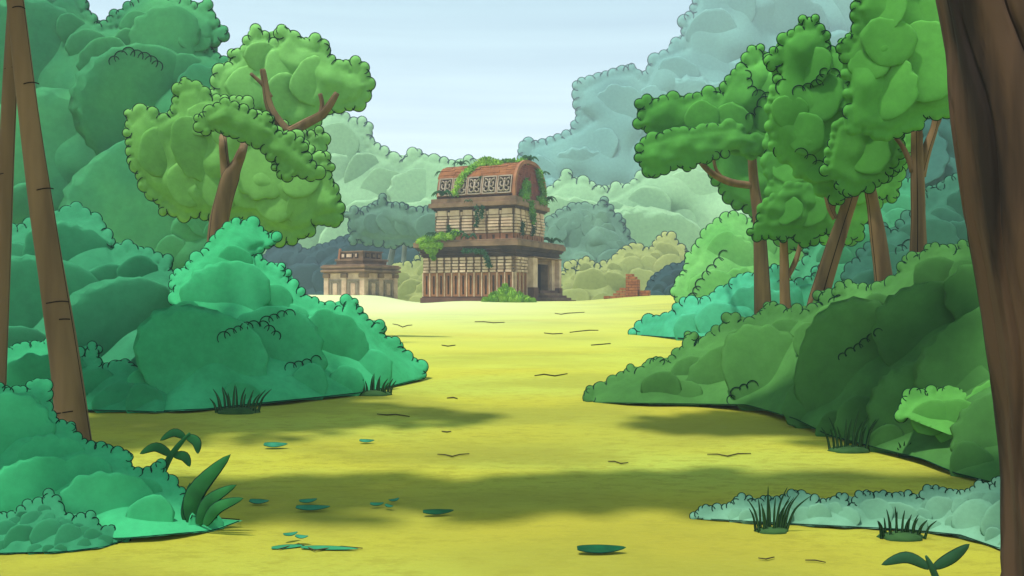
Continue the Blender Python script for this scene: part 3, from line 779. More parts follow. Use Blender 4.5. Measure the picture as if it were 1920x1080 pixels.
#@@TEMPLE
# ------------------------------------------------------------------ stone temple
ST_LIGHT = mat('pale_sandstone', lin(218, 186, 158, 1.0), lin(186, 152, 126, 1.0), scale=2.2, bump=.15)
ST_MID = mat('weathered_sandstone', lin(158, 124, 94, .8), lin(122, 94, 70, .8), scale=1.5, bump=.2)
ST_DARK = mat('dark_moulding_stone', lin(100, 76, 58, .65), lin(72, 54, 42, .65), scale=1.5, bump=.2)
ST_JOINT = mat('stone_joint', lin(86, 66, 52), None)
TERRA = mat('terracotta_panel', lin(182, 122, 82, .78), lin(152, 100, 68, .78), scale=1.8, bump=.15)
TERRA_DK = mat('red_plinth_stone', lin(126, 88, 70, .8), lin(102, 70, 58, .8), scale=1.5, bump=.2)
BRICK = mat('roof_brick', lin(178, 112, 58, .62), lin(146, 88, 44, .62), scale=2.5, bump=.2)
BRICK_DK = mat('gable_brick', lin(150, 78, 50, .8), lin(122, 60, 40, .8), scale=2.5, bump=.2)
MORTAR = mat('dark_mortar', lin(76, 42, 30), None)
INSIDE = mat('interior_shade', lin(40, 30, 24), None)  # near-black brown, the shade inside the doorway is put into this colour
CARVE = mat('carved_limestone', lin(206, 184, 160, .62), lin(178, 156, 134, .62), scale=3)

ANG = math.radians(-24)
c0 = W(963.5, 566.7, 54.0)
TEMPLE = empty('stone_temple', (c0.x, c0.y, c0.z), 'two storey ruined stone temple with a brick barrel roof overgrown by plants', 'temple', rz=ANG)
TM = Matrix.Translation(c0) @ Matrix.Rotation(ANG, 4, 'Z')
LX, LY = 6.15, 7.0
def tpart(mb, name, m, parent=None, bevel=0.0): return mb.build(name, m, parent or TEMPLE, bevel)

mb = MB(); mb.box(-LX - .14, .14, -.14, LY + .14, -.9, .26); mb.box(-LX - .07, .07, -.07, LY + .07, .26, .34); tpart(mb, 'plinth', TERRA_DK, bevel=.015)
# lower wall: a shell with a doorway cut through the right face
D0, D1, DZ0, DZ1 = 3.2, 5.6, .72, 2.6
wl = MB()
wl.box(-LX, -.02, .0, .4, .34, 3.2); wl.box(-LX, -LX + .4, .4, LY, .34, 3.2); wl.box(-LX + .4, -.02, LY - .4, LY, .34, 3.2)
wl.box(-.5, -.02, .4, D0, .34, 3.2); wl.box(-.5, -.02, D1, LY - .4, .34, 3.2); wl.box(-.5, -.02, D0, D1, DZ1, 3.2); wl.box(-.5, -.02, D0, D1, .34, DZ0)
LW = tpart(wl, 'wall', ST_JOINT)
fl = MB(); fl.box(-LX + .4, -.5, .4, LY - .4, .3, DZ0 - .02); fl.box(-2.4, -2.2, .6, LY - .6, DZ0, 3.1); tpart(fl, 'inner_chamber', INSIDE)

def bay(mb, face, a, b, z0, z1, proud, mat_i=0):
    """a box lying on a face: face 'f' front (y=0) or 'r' right (x=0); a..b along the face from the near corner"""
    if face == 'f': mb.box(-b, -a, -proud, .0, z0, z1, mat_i)
    else: mb.box(-.02, proud, a, b, z0, z1, mat_i)

def bays(face, a0, a1, n):
    w = (a1 - a0) / n
    for i in range(n):
        a = a0 + i * w; b = a + w
        p = MB(); s = w * .36                     # sunk slot between two stiles
        bay(p, face, a + .05, a + s, .345, 1.78, .09); bay(p, face, b - s, b - .05, .345, 1.78, .09)
        bay(p, face, a + s, b - s, 1.62, 1.78, .09); bay(p, face, a + s, b - s, .345, .47, .09)
        tpart(p, 'slotted_panel', TERRA)
        q = MB(); bay(q, face, a - .025, a + .04, .342, 1.80, .13); tpart(q, 'pilaster', ST_LIGHT)
        r = MB()
        for k in range(5):
            z = 1.81 + k * .19
            o = (.2, .15, .2, .14, .19)[k]
            bay(r, face, a + .07, b - .07, z, z + .135, o + random.uniform(-.015, .015))
            bay(r, face, a + .11, b - .11, z + .137, z + .188, .07, 1)
            bay(r, face, a - .055, a + .055, z + .03, z + .16, .07, 1)
        tpart(r, 'moulded_pier', [ST_LIGHT, ST_MID])
    q = MB(); bay(q, face, a1 - .04, a1 + .02, .342, 1.80, .13); tpart(q, 'pilaster', ST_LIGHT)
bays('f', .03, LX - .03, 12)
bays('r', .06, 1.75, 3)
bays('r', 6.65, LY - .02, 1)

# cornice stepping out, then the ledge
cn = MB()
for z, o in ((2.78, .10), (2.90, .20), (3.02, .15), (3.14, .28), (3.24, .36)):
    cn.box(-LX - o, o, -o, LY + o, z, z + .105)
tpart(cn, 'cornice', ST_DARK, bevel=.01)
lg = MB(); lg.box(-LX - .46, .46, -.46, LY + .5, 3.36, 3.66); lg.box(-LX - .38, .38, -.38, LY + .42, 3.66, 3.78); tpart(lg, 'ledge', ST_MID, bevel=.02)

# upper storey
UX0, UX1, UY0, UY1 = -5.3, -.05, .12, 4.75
up = MB(); up.box(UX0, UX1, UY0, UY1, 3.78, 5.8); tpart(up, 'upper_wall', ST_JOINT)
def ubay(mb, face, a, b, z0, z1, proud, mi=0):
    if face == 'f': mb.box(UX1 - b, UX1 - a, UY0 - proud, UY0, z0, z1, mi)
    else: mb.box(UX1, UX1 + proud, UY0 + a, UY0 + b, z0, z1, mi)
def ubays(face, L, n):
    w = L / n
    for i in range(n):
        a = i * w; b = a + w
        t = MB(); s = w * .4
        ubay(t, face, a + .03, a + s, 3.785, 4.14, .07); ubay(t, face, b - s, b - .03, 3.785, 4.14, .07); ubay(t, face, a + s, b - s, 4.06, 4.14, .07)
        tpart(t, 'base_panel', TERRA)
        r = MB()
        for k in range(6):
            z = 4.17 + k * .185
            o = (.12, .17, .2, .2, .17, .13)[k]
            ubay(r, face, a + .06, b - .12, z, z + .13, o + random.uniform(-.015, .015))
            ubay(r, face, a + .12, b - .18, z + .132, z + .183, .08, 1)
            ubay(r, face, b - .105, b + .045, z + .02, z + .15, .08, 1)
        ubay(r, face, a + .1, b - .14, 5.285, 5.60, .10); ubay(r, face, b - .10, b + .04, 5.285, 5.5, .07)
        tpart(r, 'upper_pier', [ST_LIGHT, ST_MID])
ubays('f', 5.25, 6)
ubays('r', 4.6, 6)
uc = MB()
for z, o in ((5.60, .12), (5.69, .22)):
    uc.box(UX0 - o, UX1 + o, UY0 - o, UY1 + o, z, z + .085)
tpart(uc, 'upper_cornice', ST_DARK, bevel=.01)
us = MB(); us.box(UX0 - .36, UX1 + .32, UY0 - .36, UY1 + .36, 5.78, 6.05); us.box(UX0 - .24, UX1 + .22, UY0 - .24, UY1 + .24, 6.05, 6.33); tpart(us, 'roof_ledge', ST_MID, bevel=.02)

# barrel roof
RX0, RX1, RY0, RY1, RZ0, RH = -5.3, -.02, .0, 4.9, 6.33, 2.28
RC = (RY0 + RY1) / 2; RW = (RY1 - RY0) / 2
def prof(t, k=1.0):
    """roof section, t 0..1 from the front eave over the ridge to the back eave"""
    a = PI * (1 - t)
    e = .80
    c, s = math.cos(a), math.sin(a)
    return (RC + math.copysign(abs(c) ** e, c) * RW * k, RZ0 + (abs(s) ** e) * RH * k)
core = MB(); n = 40
vs = []; fs = []
for x in (RX0 + .05, RX1 - .06):
    for i in range(n + 1):
        y, z = prof(i / n, .965); vs.append((x, y, z))
for i in range(n): fs.append((i, i + 1, n + 2 + i, n + 1 + i))
fs.append(tuple(range(n, -1, -1))); fs.append(tuple(range(n + 1, 2 * n + 2)))
core.add(vs, fs, 0, False)
ROOF = tpart(core, 'roof', MORTAR)
tl = MB()
NC = 30
for k in range(NC):
    t0 = k / NC + .0015; t1 = (k + 1) / NC - .0015
    if k < 5: continue                            # the carved band
    x = RX0
    while x < RX1 - .02:
        w = random.uniform(.55, 1.15); xe = min(RX1, x + w)
        if RX1 - xe < .25: xe = RX1
        h = random.uniform(.985, 1.008)
        (ya, za), (yb, zb) = prof(t0, h), prof(t1, h)
        (yc, zc), (yd, zd) = prof(t0, .94), prof(t1, .94)
        g = .012
        V8 = [(x + g, ya, za), (xe - g, ya, za), (xe - g, yb, zb), (x + g, yb, zb), (x + g, yc, zc), (xe - g, yc, zc), (xe - g, yd, zd), (x + g, yd, zd)]
        tl.add(V8, [(0, 1, 2, 3), (7, 6, 5, 4), (0, 4, 5, 1), (1, 5, 6, 2), (2, 6, 7, 3), (3, 7, 4, 0)], 0, False)
        x = xe
tpart(tl, 'roof_bricks', BRICK, ROOF)
# gable of coursed brick with a pale arched rim
gb = MB()
z = RZ0 + .01; k = 0
while z < RZ0 + RH * .93:
    zz = z + .125
    s = min(1, max(0, ((zz - RZ0) / (RH * .95)))) ** (1 / .80)
    hw = RW * .95 * (max(0, 1 - s * s) ** .5) ** .80
    y = RC - hw + .01
    first = True
    while y < RC + hw - .05:
        w = random.uniform(.35, .75) * (.6 if first and k % 2 else 1); ye = min(RC + hw, y + w)
        gb.box(RX1 - .07, RX1 - .01 + random.uniform(-.01, .02), y + .009, ye - .009, z + .008, zz - .008)
        y = ye; first = False
    z = zz; k += 1
tpart(gb, 'gable_wall', BRICK_DK)
rm = MB(); vs = []; fs = []
for i in range(n + 1):
    t = i / n
    (ya, za), (yb, zb) = prof(t, 1.045), prof(t, .955)
    for x in (RX1 - .03, RX1 + .13):
        vs.append((x, ya, za)); vs.append((x, yb, zb))
for i in range(n):
    a = i * 4; b = a + 4
    fs += [(a, a + 2, b + 2, b), (a + 1, b + 1, b + 3, a + 3), (a + 2, a + 3, b + 3, b + 2), (a, b, b + 1, a + 1)]
rm.add(vs, fs, 0, False)
tpart(rm, 'gable_rim', TERRA)
# carved relief band on the front slope
def slope_pt(x, s, off):
    """point on the front foot of the roof: s 0..1 up the band, off outwards"""
    y0, z0 = prof(.012, 1.0); y1, z1 = prof(5.0 / NC, 1.0)
    d = Vector((0, y1 - y0, z1 - z0)); nrm = Vector((0, -(z1 - z0), (y1 - y0))).normalized()
    return Vector((x, y0, z0)) + d * s + nrm * off
def slab(mb, x0, x1, s0, s1, o0, o1):
    vs = [slope_pt(x, s, o) for o in (o0, o1) for (x, s) in ((x0, s0), (x1, s0), (x1, s1), (x0, s1))]
    mb.add(vs, [(3, 2, 1, 0), (4, 5, 6, 7), (0, 1, 5, 4), (1, 2, 6, 5), (2, 3, 7, 6), (3, 0, 4, 7)], 0, False)
bk = MB(); slab(bk, RX0 + .1, RX1 - .05, 0, 1.0, -.12, .02); tpart(bk, 'frieze_band', TERRA)
def scroll(mb, pts, r):
    """a carved stroke: a rounded tube in the plane of the band, pts (x, s)"""
    P = [slope_pt(x, s, .1) for x, s in pts]
    nrm = (slope_pt(0, 0, 1) - slope_pt(0, 0, 0))
    vs = []; K = 6
    for i, p in enumerate(P):
        t = (P[min(i + 1, len(P) - 1)] - P[max(i - 1, 0)]).normalized(); s = t.cross(nrm).normalized()
        rr = r * (.55 + .45 * math.sin(PI * (i + .6) / (len(P) + .2)))
        for j in range(K):
            a = 2 * PI * j / K; vs.append(p + s * math.cos(a) * rr + nrm * math.sin(a) * rr)
    fs = [(i * K + j, i * K + (j + 1) % K, (i + 1) * K + (j + 1) % K, (i + 1) * K + j) for i in range(len(P) - 1) for j in range(K)]
    fs += [tuple(range(K - 1, -1, -1)), tuple(range((len(P) - 1) * K, len(P) * K))]
    mb.add(vs, fs)
for i in range(5):
    xc = RX1 - .62 - i * .99
    pn = MB(); slab(pn, xc - .40, xc + .40, .06, .90, .015, .04); P = tpart(pn, 'relief_panel', ST_DARK)
    fr = MB()
    slab(fr, xc - .47, xc - .40, .02, .95, .02, .10); slab(fr, xc + .40, xc + .47, .02, .95, .02, .10); slab(fr, xc - .40, xc + .40, .90, .96, .02, .10); slab(fr, xc - .40, xc + .40, .0, .06, .02, .10)
    tpart(fr, 'frame', CARVE, P)
    cv = MB()
    scroll(cv, [(xc, .12), (xc, .3), (xc, .5), (xc, .66)], .085)
    scroll(cv, [(xc, .66), (xc + .01, .72), (xc, .8)], .075)
    for s in (-1, 1):
        scroll(cv, [(xc + s * .04, .42), (xc + s * .17, .36), (xc + s * .28, .46), (xc + s * .25, .62), (xc + s * .16, .58)], .055)
        scroll(cv, [(xc + s * .04, .2), (xc + s * .17, .12), (xc + s * .31, .16), (xc + s * .33, .3), (xc + s * .24, .3)], .055)
        scroll(cv, [(xc + s * .06, .6), (xc + s * .16, .76), (xc + s * .29, .82), (xc + s * .32, .7)], .05)
    tpart(cv, 'carving', CARVE, P)
    st = MB(); slab(st, xc - .522, xc - .478, .0, 1.0, .02, .07); tpart(st, 'band_pilaster', TERRA)

# porch on the right face: two piers, lintel, steps
pc = MB(); pc.box(-.02, .5, 1.83, 2.45, .9, 2.72); pc.box(-.02, .22, 2.45, D0, .74, 2.72); tpart(pc, 'porch_pier', ST_LIGHT, bevel=.02)
pc = MB(); pc.box(-.02, .5, 6.2, 6.6, .9, 2.72); pc.box(-.02, .22, D1, 6.2, .74, 2.72); tpart(pc, 'porch_pier', ST_LIGHT, bevel=.02)
for a, b in ((1.78, 2.5), (6.14, 6.66)):
    q = MB(); q.box(.1, .56, a, b, .0, .9); tpart(q, 'pier_base', TERRA_DK, bevel=.02)
ln = MB(); ln.box(-.018, .52, 1.83, 6.62, 2.72, 2.80); ln.box(-.018, .2, D0 - .02, D1 + .02, DZ1 + .0, 2.715); tpart(ln, 'lintel', ST_MID, bevel=.01)
jm = MB(); jm.box(-.45, .05, D0 - .001, D0 + .28, DZ0, DZ1 - .002); jm.box(-.45, .05, D1 - .28, D1 + .001, DZ0, DZ1 - .002); jm.box(-.45, .05, D0 + .28, D1 - .28, DZ1 - .2, DZ1 - .002); tpart(jm, 'door_frame', ST_MID)
for k in range(5):
    z1 = .72 - k * .15
    s = MB(); s.box(.145, .5 + k * .28, 2.9 - k * .02, 5.9 + k * .1, -.6 + k * .002, z1); tpart(s, 'step', ST_MID if k % 2 else TERRA_DK, bevel=.012)

#@@PLANTS
# ------------------------------------------------------------------ plants on the temple
MOSS = mat('moss_leaf', lin(150, 190, 58, .85), lin(94, 146, 44, .85), scale=1.6, rough=.95, spec=.05)
MOSSD = mat('shaded_moss_leaf', lin(116, 172, 56, .8), lin(76, 128, 42, .8), scale=1.6, rough=.95, spec=.05)  # darker copy of the moss with gable side shade in its colour
FERN = mat('fern_leaf', lin(62, 112, 62, .6), lin(44, 84, 50, .6), scale=3, rough=.9, spec=.05)
VINE = mat('vine_leaf', lin(70, 118, 70, .6), lin(50, 92, 56, .6), scale=3, rough=.9, spec=.05)

def blade(mb, pts, w, nrm, mi=0, ink=None, edge=.8, thick=.004, prof_fn=None, dome=.5):
    """a tapered leaf along 3D points with half width w, facing nrm, with a dark margin when ink is given"""
    P = [Vector(p) for p in pts]
    Q = []
    for i in range(len(P) - 1):
        a0 = P[max(0, i - 1)]; a1 = P[i]; a2 = P[i + 1]; a3 = P[min(len(P) - 1, i + 2)]
        for k in range(5):
            t = k / 5
            Q.append((a1 * 2 + (a2 - a0) * t + (a0 * 2 - a1 * 5 + a2 * 4 - a3) * t * t + (a1 * 3 - a0 - a2 * 3 + a3) * t ** 3) * .5)
    Q.append(P[-1])
    n = len(Q); nrm = Vector(nrm).normalized()
    vs = []
    for i, q in enumerate(Q):
        t = (Q[min(i + 1, n - 1)] - Q[max(i - 1, 0)]).normalized()
        s = t.cross(nrm).normalized(); nn = s.cross(t)
        u = i / (n - 1)
        ww = w * (prof_fn(u) if prof_fn else (math.sin(PI * min(1, .12 + u * .88)) ** .8))
        ww = max(ww, w * .02)
        for k, h in ((-1, 0), (-edge, .25), (0, .0), (edge, .25), (1, 0)):
            vs.append(q + s * (ww * k) + nn * (h * ww * dome))
        for k in (-1, 0, 1):
            vs.append(q + s * (ww * k * .98) - nn * (thick + .5 * dome * ww * (1 - abs(k))))
    fs = []; ms = []
    for i in range(n - 1):
        a = i * 8; b = a + 8
        for k in range(4):
            fs.append((a + k, a + k + 1, b + k + 1, b + k)); ms.append(ink if ink is not None and k in (0, 3) else mi)
        fs += [(a + 6, a + 5, b + 5, b + 6), (a + 7, a + 6, b + 6, b + 7), (a, b, b + 5, a + 5), (a + 4, a + 7, b + 7, b + 4)]
        ms += [mi, mi, ink if ink is not None else mi, ink if ink is not None else mi]
    mb.add(vs, fs, ms)

def fern(label, pos, size, n=9, spread=PI, ang0=0.0, m=None, droop=.5, world=False):
    p = Vector(pos) if world else TM @ Vector(pos)
    root = empty('fern', p, label, 'fern', 'ferns growing on the temple')
    for i in range(n):
        a = ang0 + spread * (i / max(1, n - 1) - .5) + random.uniform(-.15, .15)
        L = size * random.uniform(.75, 1.15)
        hx = math.sin(a) * L; e = random.uniform(.55, .95)
        fw = random.uniform(-.5, .1) * L
        mb = MB()
        blade(mb, [(0, 0, 0), (hx * .4, fw * .4, L * .55 * e), (hx * .8, fw * .8, L * (.62 - droop * .3) * e), (hx * 1.1, fw, L * (.5 - droop) * e)], size * .085, (0.1, -1, .4))
        mb.build('frond', m or FERN, root)
    return root

def moss(label, pts, r0, m, name='moss_clump', blades=90, leaf=.1, cat='moss'):
    """a leafy cushion: pts are (local x, y, z, radius) on the temple"""
    mb = MB()
    for (x, y, z, r) in pts:
        c = TM @ Vector((x, y, z))
        puff(mb, c, r, 0, 2, .85, .1)
        for _ in range(blades):
            v = RNG.normal(size=3); v /= np.linalg.norm(v)
            if v[1] > .5: continue
            q = c + Vector((v[0] * r, v[1] * r, v[2] * r * .85))
            t = Vector((v[0] + RNG.uniform(-.4, .4), v[1], v[2] + RNG.uniform(-.2, .5)))
            blade(mb, [q - t * leaf * .3, q + t * leaf * .5, q + t * leaf * 1.1 + Vector((0, 0, -.02))], leaf * .3, (RNG.uniform(-.3, .3), -1, .5))
    return tag(mb.build(name, m), label, cat, 'moss and creepers on the temple')

moss('bright green moss mound spilling over the left end of the temple ledge',
     [(-6.1 + i * .30, -.35 + random.uniform(-.1, .1), 3.72 + .08 * math.sin(i * 1.7) + .05 * i, .25 - .006 * i) for i in range(9)] +
     [(-5.9 + i * .24, -.5, 3.46, .19) for i in range(6)] + [(-5.5 + i * .2, -.5, 3.16, .16) for i in range(3)] + [(-5.25, -.46, 2.9, .15), (-5.2, -.42, 2.7, .10)], .3, MOSS, blades=110, leaf=.085)
moss('long moss creeper climbing diagonally over the brick roof',
     [(-2.95 - .9 * (1 - i / 9) ** 1.0, *[(lambda q: (q[0] - .02, q[1] + .0))(prof(.03 + .33 * (i / 9), 1.0))][0], .21) for i in range(10)] +
     [(-2.85 + i * .22, *prof(.365, 1.0), .17) for i in range(7)], .2, MOSS, blades=50, leaf=.11)
moss('rounded green moss tuft on top of the roof ridge', [(-3.1 + i * .26, RC + random.uniform(-.7, -.2), RZ0 + RH + .08 + .10 * math.sin(i * .9 + .5), .27) for i in range(5)], .3, MOSS, blades=80, leaf=.10)
moss('dark tangle of moss along the ridge beside the ridge tuft', [(-1.6 + i * .27, RC - .4, RZ0 + RH + .02, .17) for i in range(6)], .2, MOSSD, blades=50, leaf=.14)
moss('pointed moss patch growing up the brick gable', [(.06, 1.0 + .18 * k + j * .3, 6.42 + j * .02 + k * .24, .26 - .03 * k) for k in range(5) for j in range(3 - k // 2)], .3, MOSSD, blades=40, leaf=.12)
moss('moss hanging from the far top shoulder of the gable', [(.1, 3.55 + i * .16, 8.15 - i * .26, .22 - .012 * i) for i in range(6)], .3, MOSSD, blades=40, leaf=.13)
moss('moss at the far foot of the gable on the roof ledge', [(.12, 3.7 + i * .2, 6.5 - .06 * abs(i - 2), .24) for i in range(5)], .3, MOSSD, blades=40, leaf=.12)
moss('green drip of moss hanging below the roof ledge on the right wall', [(.3, 1.9 + i * .1, 5.95 - i * .2, .2 - .025 * i) for i in range(6)], .2, MOSSD, blades=40, leaf=.11)
moss('thin green creeper crossing the cornice and drooping over the front wall', [(-3.1 + i * .18, -.46, 3.1 - .012 * i, .075) for i in range(8)] + [(-1.75 + .06 * i, -.42, 2.98 - i * .14, .085) for i in range(7)], .2, VINE, name='creeper', blades=22, leaf=.11, cat='creeper')
for lab, x, y, z, n in (('long dark creeper hanging from the roof ledge down the upper front wall', -2.35, -.22, 5.75, 10), ('short dark creeper hanging beside the longer one under the roof ledge', -1.98, -.22, 5.75, 6),
                     ('thin creeper running down the right upper wall near the corner', .22, .8, 4.75, 6), ('faint creeper at the lower left of the upper front wall', -4.3, -.1, 4.65, 5), ('thin creeper on the right upper wall farther from the corner', .22, 2.5, 5.2, 9)):
    moss(lab, [(x + .04 * math.sin(i * 1.3), y, z - i * .13, .06) for i in range(n)], .1, VINE, name='creeper', blades=16, leaf=.1, cat='creeper')
fern('drooping dark fern on the left end of the roof ledge', (-4.6, -.32, 6.5), .62, 11, 3.6, 0, None, .75)
fern('fern arching from the top of the gable', (.05, RC - .1, RZ0 + RH + .1), .62, 10, 3.4, 0, None, .6)
fern('spiky fern at the left end of the roof ridge', (-4.35, RC - .8, RZ0 + RH - .02), .5, 8, 2.6)
fern('small fern hanging from the left shoulder of the roof', (-5.2, .8, 7.9), .45, 6, 2.4, -.8, None, .7)
fern('fern on the right shoulder of the gable', (.12, 4.0, 8.0), .55, 7, 2.4, .6)
fern('drooping fern at the far end of the roof ledge', (.28, 4.4, 6.4), .6, 8, 2.6, .5, None, .7)
fern('fern on the right end of the lower ledge', (.2, 5.6, 3.8), .75, 8, 2.6, .1)
fern('dark fern rising out of the left ledge moss', (-5.15, -.4, 4.0), .55, 7, 2.8, -.3, None, .7)
fern('spiky fern at the right end of the ledge moss', (-3.55, -.45, 4.05), .45, 9, 4.2)
fern('drooping fern at the middle of the lower ledge', (-2.75, -.48, 3.85), .5, 8, 3.4, .2, None, .85)
fern('tiny fern drooping over the middle of the roof ledge', (-2.9, -.3, 6.05), .26, 6, 3.2, 0, None, .9)
fern('tiny fern below the moss creeper on the roof bricks', (-2.1, .25, 7.45), .4, 7, 3.2, .2, None, .9)

# moss covered shrub against the foot of the temple
fb = MB()
for (px, py, r) in ((948, 546, 8), (940, 553, 11), (958, 553, 11), (926, 560, 10), (972, 560, 11), (945, 562, 13), (988, 564, 7), (910, 566, 6), (960, 564, 12), (1000, 567, 5), (947, 539, 5)):
    d = 52.9; c = W(px, py, d); rr = r / F * d
    puff(fb, c, rr, 0, 2, .95, .1)
    for _ in range(150):
        v = RNG.normal(size=3); v /= np.linalg.norm(v)
        if v[1] > .4: continue
        q = c + Vector(v * rr); t = Vector((v[0] * .6 + RNG.uniform(-.3, .3), v[1] * .5, abs(v[2]) + .4))
        blade(fb, [q - t * .03, q + t * .05, q + t * .10], .028, (RNG.uniform(-.3, .3), -1, .5))
tag(fb.build('shrub', MOSS), 'bright grassy green shrub heaped against the front corner of the temple', 'shrub')

#@@SHRINE
# ------------------------------------------------------------------ small shrine
A2 = math.radians(-31)
s0 = W(683, 560.5, 60.0)
SH = empty('stone_shrine', s0, 'small square pillared stone shrine with a stepped top left of the temple', 'shrine', rz=A2)
N = 3.6
def spart(mb, name, m, parent=None, bevel=0.0): return mb.build(name, m, parent or SH, bevel)
ws = MB(); ws.box(-N + .15, -.15, .15, N - .15, -.8, 1.72); SW = spart(ws, 'wall', ST_LIGHT)
cp = MB()
for i in range(3):
    for j in range(3):
        if i == 1 and j == 1: continue
        x = -N + .22 + i * (N - .44) / 2; y = .22 + j * (N - .44) / 2
        p = MB(); p.box(x - .2, x + .2, y - .2, y + .2, -.8, 1.42); P = spart(p, 'pillar', ST_LIGHT, bevel=.015)
        c = MB(); c.box(x - .26, x + .26, y - .26, y + .26, 1.42, 1.70); spart(c, 'capital', ST_MID, P, bevel=.03)
for k in range(2):
    for face in 'fr':
        a = .5 + k * (N - .44) / 2; b = a + 1.1
        fr = MB()
        for q, (ins, pr) in enumerate(((0, .05), (.13, .09), (.26, .05))):
            z0, z1 = .0 + ins * .8, 1.30 - ins * .8
            for (u0, u1, v0, v1) in ((a + ins, a + ins + .07, z0, z1), (b - ins - .07, b - ins, z0, z1), (a + ins + .07, b - ins - .07, z1 - .07, z1), (a + ins + .07, b - ins - .07, z0, z0 + .07)):
                if face == 'f': fr.box(-u1, -u0, .15 - pr, .15, v0, v1)
                else: fr.box(-.15, -.15 + pr, u0, u1, v0, v1)
        FR = spart(fr, 'panel_frame', CARVE, SW)
        pn = MB()
        if face == 'f': pn.box(-b + .36, -a - .36, .07, .15, .25, 1.05)
        else: pn.box(-.15, -.07, a + .36, b - .36, .25, 1.05)
        spart(pn, 'panel', ST_LIGHT, SW, bevel=.03)
cn = MB()
for z, o in ((1.72, .02), (1.80, .14), (1.98, .06), (2.06, .14)):
    cn.box(-N - o, o, -o, N + o, z, z + (.16 if o > .1 else .078))
cn.box(-N - .06, .06, -.06, N + .06, 2.225, 2.30)
spart(cn, 'cornice', ST_MID, bevel=.035)
ut = MB(); ut.box(-N + .72, -.55, .5, N - .6, 2.302, 2.55); ut.box(-N + .64, -.47, .42, N - .5, 2.55, 2.70); spart(ut, 'upper_step', ST_MID, bevel=.015)
tb = MB(); tb.box(-N + .92, -.72, .72, N - .9, 2.70, 3.16); tb.box(-N + .84, -.66, .64, N - .84, 3.16, 3.24)
TB = spart(tb, 'top_block', ST_MID, bevel=.015)
for i, (u, w) in enumerate(((.98, .17), (1.55, .36), (2.12, .22))):
    f = MB(); f.box(-u - .25 - w, -u - .25 + w * .6, .66, .72, 2.76, 3.10); spart(f, 'niche_frame', ST_DARK, TB, bevel=.02)
    g = MB(); g.box(-u - .25 - w + .07, -u - .25 + w * .6 - .07, .63, .66, 2.82, 3.04); spart(g, 'niche_panel', ST_LIGHT, TB)
for v in (1.1, 1.75, 2.3):
    f = MB(); f.box(-.72, -.66, v - .17, v + .2, 2.76, 3.10); spart(f, 'niche_frame', ST_DARK, TB, bevel=.02)
    g = MB(); g.box(-.66, -.63, v - .1, v + .13, 2.82, 3.04); spart(g, 'niche_panel', ST_MID, TB)
bs = MB(); bs.box(-N + .78, -N + .95, .56, .9, 2.702, 3.42, 0, .02, .12); spart(bs, 'broken_corner', TERRA)

# ------------------------------------------------------------------ brick ruin
RB = mat('ruin_brick', lin(190, 118, 70, .85), lin(160, 94, 56, .85), scale=3.0, bump=.2)
r0 = W(1172, 558, 56.0)
RU = empty('brick_ruin', r0, 'broken red brick wall stump standing alone on the meadow right of the temple', 'ruin', rz=math.radians(-20))
def brickwall(mb, x0, x1, y0, y1, z0, topfn, bw=.40, bh=.17):
    k = 0; z = z0
    while z < 2.0:
        x = x0 - (bw / 2 if k % 2 else 0)
        while x < x1:
            a, b = max(x0, x), min(x1, x + bw)
            if b - a > .04 and z + bh * .6 < topfn((a + b) / 2):
                mb.box(a + .014, b - .014, y0 + random.uniform(0, .03), y1, z + .013, z + bh - .012)
            x += bw
        k += 1; z += bh
mb = MB(); brickwall(mb, .02, .78, 0, .8, -.4, lambda x: 1.46 - .30 * max(0, (x - .30) / .48)); mb.box(.04, .76, .03, .77, -.4, 1.10, 1); mb.build('tower_stump', [RB, MORTAR], RU)
mb = MB(); brickwall(mb, -1.42, .0, .2, .62, -.4, lambda x: .20 + .42 * sstep(-.9, .0, x)); mb.box(-1.40, -.02, .23, .59, -.4, .1, 1); mb.build('low_wall', [RB, MORTAR], RU)
mb = MB(); brickwall(mb, .80, 1.45, .2, .7, -.4, lambda x: .54 - .05 * x); mb.box(.80, 1.43, .23, .67, -.4, .4, 1); mb.build('side_wall', [RB, MORTAR], RU)

#@@LITTER
# ------------------------------------------------------------------ plants and litter in the foreground
TUFT = mat('tuft_grass', lin(70, 110, 58, .7), lin(50, 86, 46, .7), scale=6, rough=.9, spec=.05)
PLANT = mat('strap_leaf', lin(52, 138, 70, .62), lin(38, 108, 56, .62), scale=5, rough=.8, spec=.15)
PLANTD = mat('seedling_leaf', lin(58, 112, 72, .6), lin(44, 92, 60, .6), scale=6, rough=.8, spec=.15)
FALLEN = mat('fallen_leaf', lin(58, 152, 112, .66), lin(40, 124, 88, .66), scale=9, rough=.85, spec=.1)
FALLEND = mat('fallen_leaf_dark', lin(22, 104, 62, .62), lin(16, 82, 52, .62), scale=9, rough=.85, spec=.1)
TWIG = mat('twig_bark', lin(62, 54, 24), None)

